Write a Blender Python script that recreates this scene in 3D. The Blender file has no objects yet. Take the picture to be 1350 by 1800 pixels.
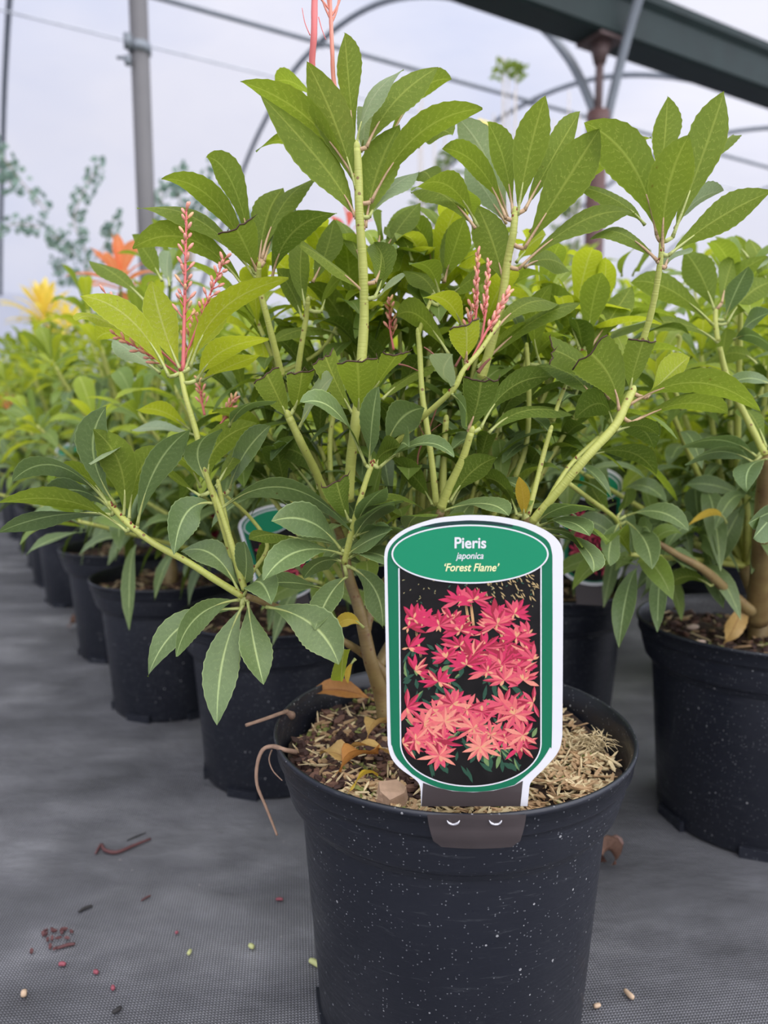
import bpy, math, random
from mathutils import Vector, Matrix
R = random.Random(7)
PI = math.pi
V = Vector
sc = bpy.context.scene
COL = sc.collection

# ---------------------------------------------------------------- camera, world, exposure
PITCH = math.radians(7.0); F = 1300.0; CAMH = 0.454
cam_d = bpy.data.cameras.new('camera'); cam = bpy.data.objects.new('camera', cam_d); COL.objects.link(cam)
cam_d.sensor_fit = 'VERTICAL'; cam_d.sensor_height = 36.0; cam_d.lens = 26.0
cam.location = (0, 0, CAMH); cam.rotation_euler = (PI/2 - PITCH, 0, 0)
cam_d.clip_start = 0.01; cam_d.clip_end = 200
cam_d.dof.use_dof = True; cam_d.dof.focus_distance = 0.475; cam_d.dof.aperture_fstop = 6.0
sc.camera = cam
sc.view_settings.view_transform = 'Standard'; sc.view_settings.look = 'None'
sc.view_settings.gamma = 1.0; sc.view_settings.use_curve_mapping = False
sc.view_settings.exposure = -0.05
sc.cycles.max_bounces = 8; sc.cycles.transparent_max_bounces = 12; sc.cycles.diffuse_bounces = 4

w = bpy.data.worlds.new('sky'); sc.world = w; w.use_nodes = True
nt = w.node_tree; nt.nodes.clear()
def wn(t, **k):
    n = nt.nodes.new(t)
    for a, b in k.items(): setattr(n, a, b)
    return n
tc = wn('ShaderNodeTexCoord'); mp = wn('ShaderNodeMapping'); mp.inputs['Scale'].default_value = (1.0, 1.0, 2.2)
nz = wn('ShaderNodeTexNoise'); nz.inputs['Scale'].default_value = 1.6; nz.inputs['Detail'].default_value = 4; nz.inputs['Roughness'].default_value = .5
cr = wn('ShaderNodeValToRGB'); cr.color_ramp.elements[0].position = .36; cr.color_ramp.elements[1].position = .60
cr.color_ramp.elements[0].color = (.56, .66, .93, 1); cr.color_ramp.elements[1].color = (.92, .92, 1.0, 1)
bg = wn('ShaderNodeBackground'); bg.inputs['Strength'].default_value = 4.6; wo = wn('ShaderNodeOutputWorld')
nt.links.new(tc.outputs['Generated'], mp.inputs[0]); nt.links.new(mp.outputs[0], nz.inputs['Vector'])
nt.links.new(nz.outputs['Fac'], cr.inputs[0]); 
# overcast sky: brightest high up and behind the camera, dimmer and bluer low in front
vn = wn('ShaderNodeVectorMath', operation='NORMALIZE'); nt.links.new(tc.outputs['Generated'], vn.inputs[0])
vd = wn('ShaderNodeVectorMath', operation='DOT_PRODUCT'); nt.links.new(vn.outputs[0], vd.inputs[0]); vd.inputs[1].default_value = (.40, -.45, .80)
sr = wn('ShaderNodeValToRGB'); e_ = sr.color_ramp.elements; e_[0].position = .50; e_[0].color = (.166, .166, .172, 1); e_[1].position = .95; e_[1].color = (1.0, .955, .85, 1)
e_.new(.64).color = (.25, .248, .242, 1)
ma = wn('ShaderNodeMath', operation='MULTIPLY_ADD'); ma.inputs[1].default_value = .5; ma.inputs[2].default_value = .5; nt.links.new(vd.outputs['Value'], ma.inputs[0]); nt.links.new(ma.outputs[0], sr.inputs[0])
mm = wn('ShaderNodeMix', data_type='RGBA', blend_type='MULTIPLY'); mm.inputs[0].default_value = 1
nt.links.new(cr.outputs[0], mm.inputs[6]); nt.links.new(sr.outputs[0], mm.inputs[7]); nt.links.new(mm.outputs[2], bg.inputs[0]); nt.links.new(bg.outputs[0], wo.inputs[0])

# ---------------------------------------------------------------- helpers
CP, SP = math.cos(PITCH), math.sin(PITCH)
CAM = V((0, 0, CAMH))
def at(px, py, Y):
    dx = (px-675)/F; dy = -(py-900)/F
    d = V((dx, CP+dy*SP, dy*CP-SP)); return CAM + d*(Y/d.y)
def depth(p):
    v = p-CAM; return v.y*CP - v.z*SP
def ground(px, py, z=0.0):
    dx = (px-675)/F; dy = -(py-900)/F
    d = V((dx, CP+dy*SP, dy*CP-SP)); return CAM + d*((z-CAMH)/d.z)

class MB:
    def __init__(s): s.v = []; s.f = []; s.m = []; s.uv = []; s.sm = []
    def face(s, idx, m=0, uv=None, smooth=True):
        s.f.append(tuple(idx)); s.m.append(m); s.sm.append(smooth); s.uv.append(uv or [(0, 0)]*len(idx))
    def merge(s, o, M=None, moff=0):
        b = len(s.v); s.v += [(M @ V(p)) for p in o.v] if M else o.v
        s.f += [tuple(i+b for i in f) for f in o.f]; s.m += [m+moff for m in o.m]; s.uv += o.uv; s.sm += o.sm
    def build(s, name, mats, parent=None, origin=None):
        me = bpy.data.meshes.new(name)
        o0 = V(origin) if origin is not None else V((0, 0, 0))
        me.from_pydata([tuple(V(p)-o0) for p in s.v], [], s.f)
        mats = mats if isinstance(mats, (list, tuple)) else [mats]
        for m in mats: me.materials.append(m)
        me.polygons.foreach_set('material_index', s.m); me.polygons.foreach_set('use_smooth', s.sm)
        ul = me.uv_layers.new(name='UVMap'); fl = []
        for u in s.uv:
            for a in u: fl += [a[0], a[1]]
        ul.data.foreach_set('uv', fl); me.update()
        o = bpy.data.objects.new(name, me); COL.objects.link(o); o.location = o0
        if parent:
            o.parent = parent
            if origin is None and parent.type == 'EMPTY' or True:
                o.matrix_parent_inverse = Matrix.Identity(4)
                o.location = o0 - wloc(parent)
        return o
def wloc(o):
    p = V(o.location)
    while o.parent: o = o.parent; p += V(o.location)
    return p
def tag(o, label=None, cat=None, group=None, kind=None):
    if label: o['label'] = label
    if cat: o['category'] = cat
    if group: o['group'] = group
    if kind: o['kind'] = kind
    return o
def empty(name, loc, label, cat, group=None):
    o = bpy.data.objects.new(name, None); COL.objects.link(o); o.location = loc; o.empty_display_size = .05
    return tag(o, label, cat, group)
KIDS = {}
def copy_tree(o, parent=None):
    c = o.copy(); COL.objects.link(c); c.parent = parent
    if parent: c.matrix_parent_inverse = Matrix.Identity(4)
    for ch in [x for x in KIDS.get(o.name, [])]: copy_tree(ch, c)
    return c
def reg_tree():
    KIDS.clear()
    for x in bpy.data.objects:
        if x.parent: KIDS.setdefault(x.parent.name, []).append(x)

def tube(mb, pts, rad, n=8, m=0, cap=True, uvl=1.0):
    pts = [V(p) for p in pts]; N = len(pts)
    if not isinstance(rad, (list, tuple)): rad = [rad]*N
    t0 = (pts[1]-pts[0]).normalized(); up = V((0, 0, 1)) if abs(t0.z) < .9 else V((1, 0, 0))
    a = t0.cross(up).normalized(); base = len(mb.v); L = 0; Ls = []
    for i, p in enumerate(pts):
        t = (pts[min(i+1, N-1)]-pts[max(i-1, 0)]).normalized()
        a = (a - t*a.dot(t)).normalized(); b = t.cross(a)
        if i: L += (pts[i]-pts[i-1]).length
        Ls.append(L)
        for k in range(n):
            an = 2*PI*k/n; mb.v.append(p + (a*math.cos(an)+b*math.sin(an))*rad[i])
    for i in range(N-1):
        for k in range(n):
            k2 = (k+1) % n
            mb.face((base+i*n+k, base+i*n+k2, base+(i+1)*n+k2, base+(i+1)*n+k), m,
                    [(k/n, Ls[i]), ((k+1)/n, Ls[i]), ((k+1)/n, Ls[i+1]), (k/n, Ls[i+1])])
    if cap:
        mb.face([base+k for k in range(n)][::-1], m); mb.face([base+(N-1)*n+k for k in range(n)], m)
def spline(pts, sub=5):
    P = [V(p) for p in pts]
    if len(P) < 3: return [P[0].lerp(P[-1], i/sub) for i in range(sub+1)]
    out = []
    for i in range(len(P)-1):
        p0 = P[max(i-1, 0)]; p1 = P[i]; p2 = P[i+1]; p3 = P[min(i+2, len(P)-1)]
        for k in range(sub):
            t = k/sub
            out.append(.5*((2*p1)+(p2-p0)*t+(2*p0-5*p1+4*p2-p3)*t*t+(3*p1-p0-3*p2+p3)*t**3))
    out.append(P[-1]); return out
def ellipsoid(mb, c, ax, r1, r2, m=0, n=6, k=4):
    ax = V(ax).normalized(); u = ax.orthogonal().normalized(); w_ = ax.cross(u); base = len(mb.v)
    mb.v.append(c-ax*r1)
    for i in range(1, k):
        th = PI*i/k
        for j in range(n):
            an = 2*PI*j/n; mb.v.append(c - ax*r1*math.cos(th) + (u*math.cos(an)+w_*math.sin(an))*r2*math.sin(th))
    mb.v.append(c+ax*r1); top = len(mb.v)-1
    for j in range(n):
        j2 = (j+1) % n
        mb.face((base, base+1+j2, base+1+j), m)
        for i in range(k-2):
            o1 = base+1+i*n; o2 = o1+n; mb.face((o1+j, o1+j2, o2+j2, o2+j), m)
        o1 = base+1+(k-2)*n; mb.face((o1+j, o1+j2, top), m)
def lathe(mb, prof, n=64, m=0):
    base = len(mb.v); K = len(prof)
    for r, z in prof:
        for k in range(n):
            an = 2*PI*k/n; mb.v.append(V((r*math.cos(an), r*math.sin(an), z)))
    for i in range(K-1):
        for k in range(n):
            k2 = (k+1) % n; mb.face((base+i*n+k, base+i*n+k2, base+(i+1)*n+k2, base+(i+1)*n+k), m)
def box(mb, c, ax, ay, az, m=0):
    c = V(c); b = len(mb.v)
    for sx in (-1, 1):
        for sy in (-1, 1):
            for sz in (-1, 1): mb.v.append(c+ax*sx+ay*sy+az*sz)
    for f in ((0, 1, 3, 2), (4, 6, 7, 5), (0, 4, 5, 1), (2, 3, 7, 6), (0, 2, 6, 4), (1, 5, 7, 3)):
        mb.face([b+i for i in f], m, smooth=False)

# ---- the leaf: serrated, folded, with petiole; tops face 'top'
def leaf(mb, p0, pm, p2, width, side, top, m=0, seg=16, cross=6, cut=None, cutm=None, wave=.05, fold=.22, pet=.10, rr=R, petm=None):
    p0, pm, p2 = V(p0), V(pm), V(p2); c = pm*2-(p0+p2)*.5; L = (p2-p0).length
    xs = [-1+2*i/cross for i in range(cross+1)]
    ph = rr.random()*6; base = len(mb.v); tend = cut if cut else 1.0; nrow = seg+1
    teeth = seg >= 12
    sd = 1
    for i in range(nrow):
        t = tend*i/seg
        p = p0*(1-t)**2 + c*2*t*(1-t) + p2*t*t
        T = ((c-p0)*(1-t)*2+(p2-c)*2*t).normalized()
        S = V(side); S = (S-T*S.dot(T)).normalized(); N = S.cross(T)
        if N.dot(top) < 0: N = -N
        if i == 0: sd = 1 if S.cross(T).dot(top) > 0 else -1
        if t < pet: hw = .045 + .10*(t/pet)**3
        else:
            q = (t-pet)/(1-pet)
            if cut: q = (t/tend-pet)/(1-pet)*.60
            hw = .145*(1-q)**2 + (math.sin(PI*min(1, q**1.22)))**.90*1.01 if q < 1 else 0
            if q > .985: hw *= .35
        if teeth and pet < t < .97: hw *= 1+(.035 if i % 2 else -.02)
        hw *= width/2
        for j, x in enumerate(xs):
            jag = 0
            if cut and i == seg: jag = (rr.random()-.5)*.05*L
            wv = math.sin(t*9+ph+(2 if x > 0 else 0))*wave*width*abs(x)**1.5
            mb.v.append(p + S*(hw*x) + N*(fold*abs(x)**1.2*hw + wv*(1 if t > pet else 0) ) + T*jag)
    W = cross+1
    for i in range(seg):
        for j in range(cross):
            q = [base+i*W+j, base+i*W+j+1, base+(i+1)*W+j+1, base+(i+1)*W+j]
            u = [(xs[j], i/seg*tend), (xs[j+1], i/seg*tend), (xs[j+1], (i+1)/seg*tend), (xs[j], (i+1)/seg*tend)]
            if sd < 0: q.reverse(); u.reverse()
            mb.face(q, cutm if (cut and cutm is not None and i == seg-1 and False) else m, u)
    if petm is not None:
        tt = [0, .04, .08, .13, .19, .26]; pp = [p0*(1-t)**2+c*2*t*(1-t)+p2*t*t for t in tt]
        tube(mb, [q_-V(top).normalized()*.0003 for q_ in pp], [.0014, .0011, .0010, .0009, .0007, .0004], 6, petm)
    if cut and cutm is not None:      # dry brown torn edge
        ed = [mb.v[base+seg*W+j].copy() for j in range(W)]
        tube(mb, ed, .0005, 4, cutm)
        for e in ed[::2]:
            if rr.random() < .6: tube(mb, [e, e+V((rr.uniform(-1, 1), rr.uniform(-.3, .3), rr.uniform(.2, 1)))*.004], [.0004, .0001], 3, cutm)

# ---------------------------------------------------------------- materials
class MT:
    def __init__(s, name):
        s.m = bpy.data.materials.new(name); s.m.use_nodes = True; s.t = s.m.node_tree; s.t.nodes.clear()
        s.out = s.n('ShaderNodeOutputMaterial')
    def n(s, t, **k):
        x = s.t.nodes.new(t)
        for a, b in k.items():
            if a.startswith('_'): x.inputs[a[1:].replace('_', ' ')].default_value = b
            else: setattr(x, a, b)
        return x
    def l(s, a, b): s.t.links.new(a, b)
    def mix(s, f, a, b, blend='MIX'):
        x = s.n('ShaderNodeMix', data_type='RGBA', blend_type=blend)
        for sock, v in ((x.inputs[0], f), (x.inputs[6], a), (x.inputs[7], b)):
            if isinstance(v, bpy.types.NodeSocket): s.l(v, sock)
            elif isinstance(v, (int, float)): sock.default_value = v
            else: sock.default_value = (*v, 1)
        return x.outputs[2]
    def math(s, op, a, b=0.0, clamp=False):
        x = s.n('ShaderNodeMath', operation=op, use_clamp=clamp)
        for sock, v in ((x.inputs[0], a), (x.inputs[1], b)):
            if isinstance(v, bpy.types.NodeSocket): s.l(v, sock)
            else: sock.default_value = v
        return x.outputs[0]
    def noise(s, scale, detail=3, vec=None, rough=.5):
        x = s.n('ShaderNodeTexNoise'); x.inputs['Scale'].default_value = scale; x.inputs['Detail'].default_value = detail; x.inputs['Roughness'].default_value = rough
        if vec: s.l(vec, x.inputs['Vector'])
        return x
    def ramp(s, fac, stops):
        x = s.n('ShaderNodeValToRGB'); e = x.color_ramp.elements
        while len(e) < len(stops): e.new(.5)
        for i, (p, c) in enumerate(stops): e[i].position = p; e[i].color = (*c, 1) if len(c) == 3 else c
        s.l(fac, x.inputs[0]); return x.outputs[0]
def simple(name, col, rough=.6, var=.15, scale=30, metal=0, spec=.5, bump=0, coat=0):
    t = MT(name); b = t.n('ShaderNodeBsdfPrincipled', _Roughness=rough, _Metallic=metal)
    b.inputs['Specular IOR Level'].default_value = spec; b.inputs['Coat Weight'].default_value = coat
    co = t.n('ShaderNodeTexCoord'); nz = t.noise(scale, 4, co.outputs['Object'])
    c = t.mix(nz.outputs['Fac'], [x*(1-var) for x in col], [min(1, x*(1+var)) for x in col]); t.l(c, b.inputs['Base Color'])
    if bump:
        bm = t.n('ShaderNodeBump', _Strength=bump, _Distance=.002); t.l(nz.outputs['Fac'], bm.inputs['Height']); t.l(bm.outputs[0], b.inputs['Normal'])
    t.l(b.outputs[0], t.out.inputs[0]); return t.m

def leaf_mat(name, topc, undc, vein_t, vein_u, trans, rough=.42, tw=.35):
    t = MT(name); uv = t.n('ShaderNodeUVMap'); sp = t.n('ShaderNodeSeparateXYZ'); t.l(uv.outputs[0], sp.inputs[0]); geo_ = t.n('ShaderNodeNewGeometry')
    x = t.math('ABSOLUTE', sp.outputs[0]); y = sp.outputs[1]
    mid = t.math('SUBTRACT', 1.0, t.math('DIVIDE', x, .085), True)
    # edge rim
    edge = t.math('MULTIPLY', t.math('SUBTRACT', x, .93), 10.0, True)
    wob = t.noise(9, 2, uv.outputs[0]); 
    ph = t.math('ADD', t.math('MULTIPLY', t.math('SUBTRACT', y, t.math('MULTIPLY', x, .10)), 15.0), t.math('MULTIPLY', wob.outputs['Fac'], 1.8))
    fr = t.math('FRACT', ph); tri = t.math('ABSOLUTE', t.math('SUBTRACT', fr, .5))
    sv = t.math('SUBTRACT', 1.0, t.math('DIVIDE', tri, .11), True)
    sv = t.math('MULTIPLY', sv, t.math('SUBTRACT', 1.0, t.math('POWER', x, 2.0), True))
    mid = t.math('POWER', mid, .6); vf = t.math('MAXIMUM', mid, t.math('MULTIPLY', sv, t.mix(geo_.outputs['Backfacing'], (.22,)*3, (.95,)*3))); vf = t.math('MAXIMUM', vf, t.math('MULTIPLY', edge, .8))
    geo = t.n('ShaderNodeNewGeometry'); oi = t.n('ShaderNodeObjectInfo'); co = t.n('ShaderNodeTexCoord')
    nz = t.noise(45, 3, geo.outputs['Position']); nb = t.noise(9, 2, geo.outputs['Position'])
    tv = t.mix(vf, topc, vein_t); uvx = t.mix(vf, undc, vein_u)
    col = t.mix(geo.outputs['Backfacing'], tv, uvx)
    col = t.mix(.5, col, t.ramp(nb.outputs['Fac'], [(.25, (.30, .34, .34)), (.75, (.70, .64, .52))]), 'OVERLAY')
    fin = t.noise(420, 2, geo.outputs['Position'])
    col = t.mix(.30, col, t.ramp(fin.outputs['Fac'], [(.3, (.38, .38, .38)), (.7, (.62, .62, .62))]), 'OVERLAY')
    spk = t.noise(190, 1, geo.outputs['Position'])
    col = t.mix(t.math('MULTIPLY', t.math('SUBTRACT', spk.outputs['Fac'], .77), 14.0, True), col, (.12, .07, .02))
    b = t.n('ShaderNodeBsdfPrincipled', _Roughness=rough); t.l(col, b.inputs['Base Color']); t.l(t.mix(geo.outputs['Backfacing'], (.42,)*3, (.15,)*3), b.inputs['Specular IOR Level'])
    rg = t.mix(geo.outputs['Backfacing'], (rough,)*3, (.6,)*3); t.l(rg, b.inputs['Roughness'])
    bm = t.n('ShaderNodeBump', _Strength=.35, _Distance=.0012)
    hh = t.math('ADD', t.math('MULTIPLY', vf, -1.0), t.math('MULTIPLY', nz.outputs['Fac'], .8)); t.l(hh, bm.inputs['Height']); t.l(bm.outputs[0], b.inputs['Normal'])
    tr = t.n('ShaderNodeBsdfTranslucent'); t.l(t.mix(.5, col, trans), tr.inputs[0])
    ms = t.n('ShaderNodeMixShader'); ms.inputs[0].default_value = tw; t.l(b.outputs[0], ms.inputs[1]); t.l(tr.outputs[0], ms.inputs[2])
    t.l(ms.outputs[0], t.out.inputs[0]); return t.m
LY = leaf_mat('leaf_yellow_green', (.30, .40, .030), (.38, .45, .035), (.55, .62, .18), (.52, .56, .16), (.60, .66, .02), tw=.5)
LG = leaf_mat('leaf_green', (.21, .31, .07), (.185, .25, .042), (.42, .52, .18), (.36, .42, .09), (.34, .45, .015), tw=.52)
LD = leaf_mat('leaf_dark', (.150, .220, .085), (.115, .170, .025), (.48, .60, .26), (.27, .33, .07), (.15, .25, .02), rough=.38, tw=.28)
LP_ = leaf_mat('leaf_pale', (.30, .38, .22), (.30, .38, .21), (.46, .52, .30), (.44, .50, .30), (.34, .42, .12), tw=.35)
LO = leaf_mat('leaf_yellow', (.62, .44, .05), (.60, .42, .06), (.75, .55, .10), (.7, .5, .10), (.7, .45, .03), tw=.4)
LF = leaf_mat('leaf_flame_orange', (.85, .34, .16), (.80, .30, .14), (.9, .5, .3), (.9, .5, .3), (.95, .35, .12), tw=.45)
LR = leaf_mat('leaf_flame_pink', (.85, .16, .15), (.8, .15, .14), (.9, .4, .3), (.9, .4, .3), (.95, .2, .12), tw=.45)
LM = leaf_mat('leaf_flame_yellow', (.85, .66, .12), (.80, .60, .10), (.9, .8, .3), (.9, .8, .3), (.95, .75, .10), tw=.45)
LDRY = leaf_mat('leaf_dry', (.42, .21, .06), (.50, .28, .09), (.30, .15, .05), (.34, .18, .06), (.5, .2, .03), tw=.2)
DRYEDGE = simple('dry_edge', (.07, .035, .02), .8)

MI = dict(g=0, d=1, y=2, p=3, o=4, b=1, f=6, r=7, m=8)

def stem_mat(name, c1, c2, dots=.8):
    t = MT(name); geo = t.n('ShaderNodeNewGeometry'); uv = t.n('ShaderNodeUVMap'); sp = t.n('ShaderNodeSeparateXYZ'); t.l(uv.outputs[0], sp.inputs[0])
    nz = t.noise(60, 3, geo.outputs['Position']); col = t.mix(nz.outputs['Fac'], c1, c2)
    rg = t.noise(1, 2); cb = t.n('ShaderNodeCombineXYZ'); t.l(t.math('MULTIPLY', sp.outputs[1], 700), cb.inputs[0]); t.l(cb.outputs[0], rg.inputs['Vector'])
    col = t.mix(t.math('MULTIPLY', rg.outputs['Fac'], .35), col, [x*.55 for x in c1])
    vo = t.n('ShaderNodeTexVoronoi', _Scale=130.0); t.l(geo.outputs['Position'], vo.inputs['Vector'])
    dot = t.math('MULTIPLY', t.math('SUBTRACT', .16, vo.outputs['Distance']), 25, True)
    col = t.mix(t.math('MULTIPLY', dot, dots), col, (.16, .05, .02))
    b = t.n('ShaderNodeBsdfPrincipled', _Roughness=.5); t.l(col, b.inputs['Base Color'])
    bm = t.n('ShaderNodeBump', _Strength=.4, _Distance=.001); t.l(rg.outputs['Fac'], bm.inputs['Height']); t.l(bm.outputs[0], b.inputs['Normal'])
    t.l(b.outputs[0], t.out.inputs[0]); return t.m
STEM = stem_mat('stem_green', (.50, .51, .13), (.40, .44, .085))
PETI = stem_mat('petiole_pink', (.50, .36, .18), (.50, .30, .18), 0)
WOOD = stem_mat('stem_woody', (.14, .060, .025), (.40, .32, .12), .7)
PETG = stem_mat('petiole_green', (.46, .50, .17), (.40, .44, .12), 0)
SCAR = simple('bud_scar', (.22, .05, .025), .6, .4, 200)
LMATS = [LG, LD, LY, LP_, LO, DRYEDGE, LF, LR, LM, PETI, PETG, SCAR]
PINKS = simple('flower_stalk_pink', (.68, .17, .16), .5, .25)
BUD = simple('flower_bud_pink', (.78, .33, .25), .5, .3, 200)
BUDO = simple('flower_bud_peach', (.75, .42, .22), .5, .3, 200)

def pot_mat():
    t = MT('pot_plastic'); geo = t.n('ShaderNodeNewGeometry'); co = t.n('ShaderNodeTexCoord')
    P_ = geo.outputs['Position']
    base = t.mix(t.noise(14, 4, P_).outputs['Fac'], (.008, .0095, .015), (.015, .017, .025))
    vo = t.n('ShaderNodeTexVoronoi', _Scale=170.0); t.l(P_, vo.inputs['Vector'])
    sx = t.n('ShaderNodeSeparateColor'); t.l(vo.outputs['Color'], sx.inputs[0])
    sel = t.math('GREATER_THAN', t.math('ADD', sx.outputs[0], t.math('MULTIPLY', t.math('SUBTRACT', t.noise(22, 3, P_).outputs['Fac'], .5), 1.6)), .66)
    sz = t.math('ADD', t.math('MULTIPLY', t.math('POWER', sx.outputs[1], 2.0), .15), .03)
    dot = t.math('MULTIPLY', t.math('GREATER_THAN', sz, vo.outputs['Distance']), sel)
    base = t.mix(t.math('MULTIPLY', dot, .75), base, (.42, .42, .42))
    vo2 = t.n('ShaderNodeTexVoronoi', _Scale=420.0); t.l(P_, vo2.inputs['Vector'])
    s2 = t.n('ShaderNodeSeparateColor'); t.l(vo2.outputs['Color'], s2.inputs[0])
    d2 = t.math('MULTIPLY', t.math('GREATER_THAN', .22, vo2.outputs['Distance']), t.math('GREATER_THAN', s2.outputs[0], .70))
    base = t.mix(t.math('MULTIPLY', d2, .35), base, (.35, .36, .38))
    mp = t.n('ShaderNodeMapping', _Rotation=(0, .5, .7), _Scale=(1, 1, 9)); t.l(P_, mp.inputs[0])
    sc_ = t.noise(40, 5, mp.outputs[0], .7)
    base = t.mix(t.math('MULTIPLY', t.math('SUBTRACT', sc_.outputs['Fac'], .60), 1.6, True), base, (.16, .17, .18))
    b = t.n('ShaderNodeBsdfPrincipled'); t.l(base, b.inputs['Base Color']); b.inputs['Specular IOR Level'].default_value = .5
    rr = t.ramp(sc_.outputs['Fac'], [(.3, (.27,)*3), (.7, (.48,)*3)]); t.l(rr, b.inputs['Roughness'])
    bm = t.n('ShaderNodeBump', _Strength=.12, _Distance=.001); t.l(sc_.outputs['Fac'], bm.inputs['Height']); t.l(bm.outputs[0], b.inputs['Normal'])
    t.l(b.outputs[0], t.out.inputs[0]); return t.m
POT = pot_mat()
def soil_mat():
    t = MT('compost'); geo = t.n('ShaderNodeNewGeometry'); n1 = t.noise(90, 6, geo.outputs['Position'], .7)
    col = t.ramp(n1.outputs['Fac'], [(.35, (.020, .011, .009)), (.52, (.06, .034, .024)), (.62, (.12, .09, .04)), (.75, (.30, .22, .11))])
    b = t.n('ShaderNodeBsdfPrincipled', _Roughness=.9); t.l(col, b.inputs['Base Color'])
    bm = t.n('ShaderNodeBump', _Strength=1.0, _Distance=.006); t.l(n1.outputs['Fac'], bm.inputs['Height']); t.l(bm.outputs[0], b.inputs['Normal'])
    t.l(b.outputs[0], t.out.inputs[0]); return t.m
SOIL = soil_mat()
CHIPS = [simple('bark_dark', (.055, .026, .020), .75, .5, 150, bump=.6), simple('bark_brown', (.15, .075, .05), .75, .5, 150, bump=.6),
         simple('wood_tan', (.42, .27, .14), .75, .35, 150, bump=.6), simple('wood_straw', (.58, .46, .26), .7, .3, 150, bump=.4),
         simple('moss', (.20, .22, .06), .9, .4, 150)]

# ---------------------------------------------------------------- the setting: floor, tunnel
A = V((.867, .498, 0)).normalized(); B = V((-.498, .867, 0)).normalized()     # along the tunnel, across it
PP = V((1.149, 4.2, 0))
def TP(t, s, h): q = PP + A*t + B*s; return V((q.x, q.y, h))

def floor_mat():
    t = MT('woven_ground_fabric'); geo = t.n('ShaderNodeNewGeometry')
    mp = t.n('ShaderNodeMapping', _Rotation=(0, 0, math.radians(38))); t.l(geo.outputs['Position'], mp.inputs[0])
    sp = t.n('ShaderNodeSeparateXYZ'); t.l(mp.outputs[0], sp.inputs[0])
    k = 2*PI/.0036
    a = t.math('SINE', t.math('MULTIPLY', sp.outputs[0], k)); b_ = t.math('SINE', t.math('MULTIPLY', sp.outputs[1], k))
    wv = t.math('MULTIPLY', a, b_)
    cr2 = t.math('POWER', t.math('MAXIMUM', wv, 0.0), .8)
    cr3 = t.math('MULTIPLY', t.math('POWER', t.math('MAXIMUM', t.math('MULTIPLY', wv, -1.0), 0.0), .8), .45)
    mp2 = t.n('ShaderNodeMapping', _Rotation=(0, 0, -.5), _Scale=(1, 2.2, 1)); t.l(geo.outputs['Position'], mp2.inputs[0])
    big = t.noise(2.6, 5, mp2.outputs[0], .6); med = t.noise(14, 4, geo.outputs['Position'])
    dusty = t.ramp(big.outputs['Fac'], [(.32, (.028, .028, .030)), (.5, (.046, .046, .049)), (.68, (.085, .085, .088))])
    dusty = t.mix(.6, dusty, t.ramp(med.outputs['Fac'], [(.3, (.35,)*3), (.7, (.68,)*3)]), 'OVERLAY')
    lit = t.mix(1.0, dusty, (5.6, 5.6, 5.7), 'MULTIPLY')
    drk = t.mix(1.0, dusty, (.55, .55, .55), 'MULTIPLY')
    col = t.mix(t.math('MAXIMUM', cr2, cr3), drk, lit)
    vo = t.n('ShaderNodeTexVoronoi', _Scale=55.0); t.l(geo.outputs['Position'], vo.inputs['Vector'])
    s2 = t.n('ShaderNodeSeparateColor'); t.l(vo.outputs['Color'], s2.inputs[0])
    d2 = t.math('MULTIPLY', t.math('GREATER_THAN', .055, vo.outputs['Distance']), t.math('GREATER_THAN', s2.outputs[0], .82))
    col = t.mix(t.math('MULTIPLY', d2, .6), col, (.35, .33, .30))
    b = t.n('ShaderNodeBsdfPrincipled', _Roughness=.62); t.l(col, b.inputs['Base Color']); b.inputs['Specular IOR Level'].default_value = .35
    h = t.math('ADD', t.math('MULTIPLY', wv, .12), t.math('MULTIPLY', big.outputs['Fac'], 6.0)); h = t.math('ADD', h, t.math('MULTIPLY', med.outputs['Fac'], 1.4))
    bm = t.n('ShaderNodeBump', _Strength=.55, _Distance=.006); t.l(h, bm.inputs['Height']); t.l(bm.outputs[0], b.inputs['Normal'])
    t.l(b.outputs[0], t.out.inputs[0]); return t.m
mb = MB(); n = 60
for i in range(n+1):
    for j in range(n+1):
        t_ = -9+36*i/n; s_ = -7.75+15.5*j/n; q = TP(t_, s_, 0); mb.v.append(q)
for i in range(n):
    for j in range(n): mb.face((i*(n+1)+j, (i+1)*(n+1)+j, (i+1)*(n+1)+j+1, i*(n+1)+j+1))
tag(mb.build('floor', floor_mat()), kind='structure')

def film_mat():
    t = MT('polythene_film'); geo = t.n('ShaderNodeNewGeometry')
    tr = t.n('ShaderNodeBsdfTransparent'); tr.inputs[0].default_value = (.97, .97, .99, 1)
    tl = t.n('ShaderNodeBsdfTranslucent'); nz = t.noise(1.2, 5, geo.outputs['Position'], .6)
    c = t.ramp(nz.outputs['Fac'], [(.3, (.80, .82, .90)), (.7, (.95, .95, .98))]); t.l(c, tl.inputs[0])
    ms = t.n('ShaderNodeMixShader'); ms.inputs[0].default_value = .15; t.l(tr.outputs[0], ms.inputs[1]); t.l(tl.outputs[0], ms.inputs[2])
    t.l(ms.outputs[0], t.out.inputs[0]); return t.m
FILM = film_mat()
PROF = [(0, 2.05), (.13, 2.30), (.28, 2.52), (.53, 2.78), (.97, 3.07), (1.6, 3.42), (2.25, 3.68), (2.9, 3.83), (3.6, 3.89), (4.2, 3.86), (4.8, 3.70), (5.3, 3.52), (5.8, 3.27), (6.5, 2.90), (7.2, 2.48), (7.75, 2.05)]
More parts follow.
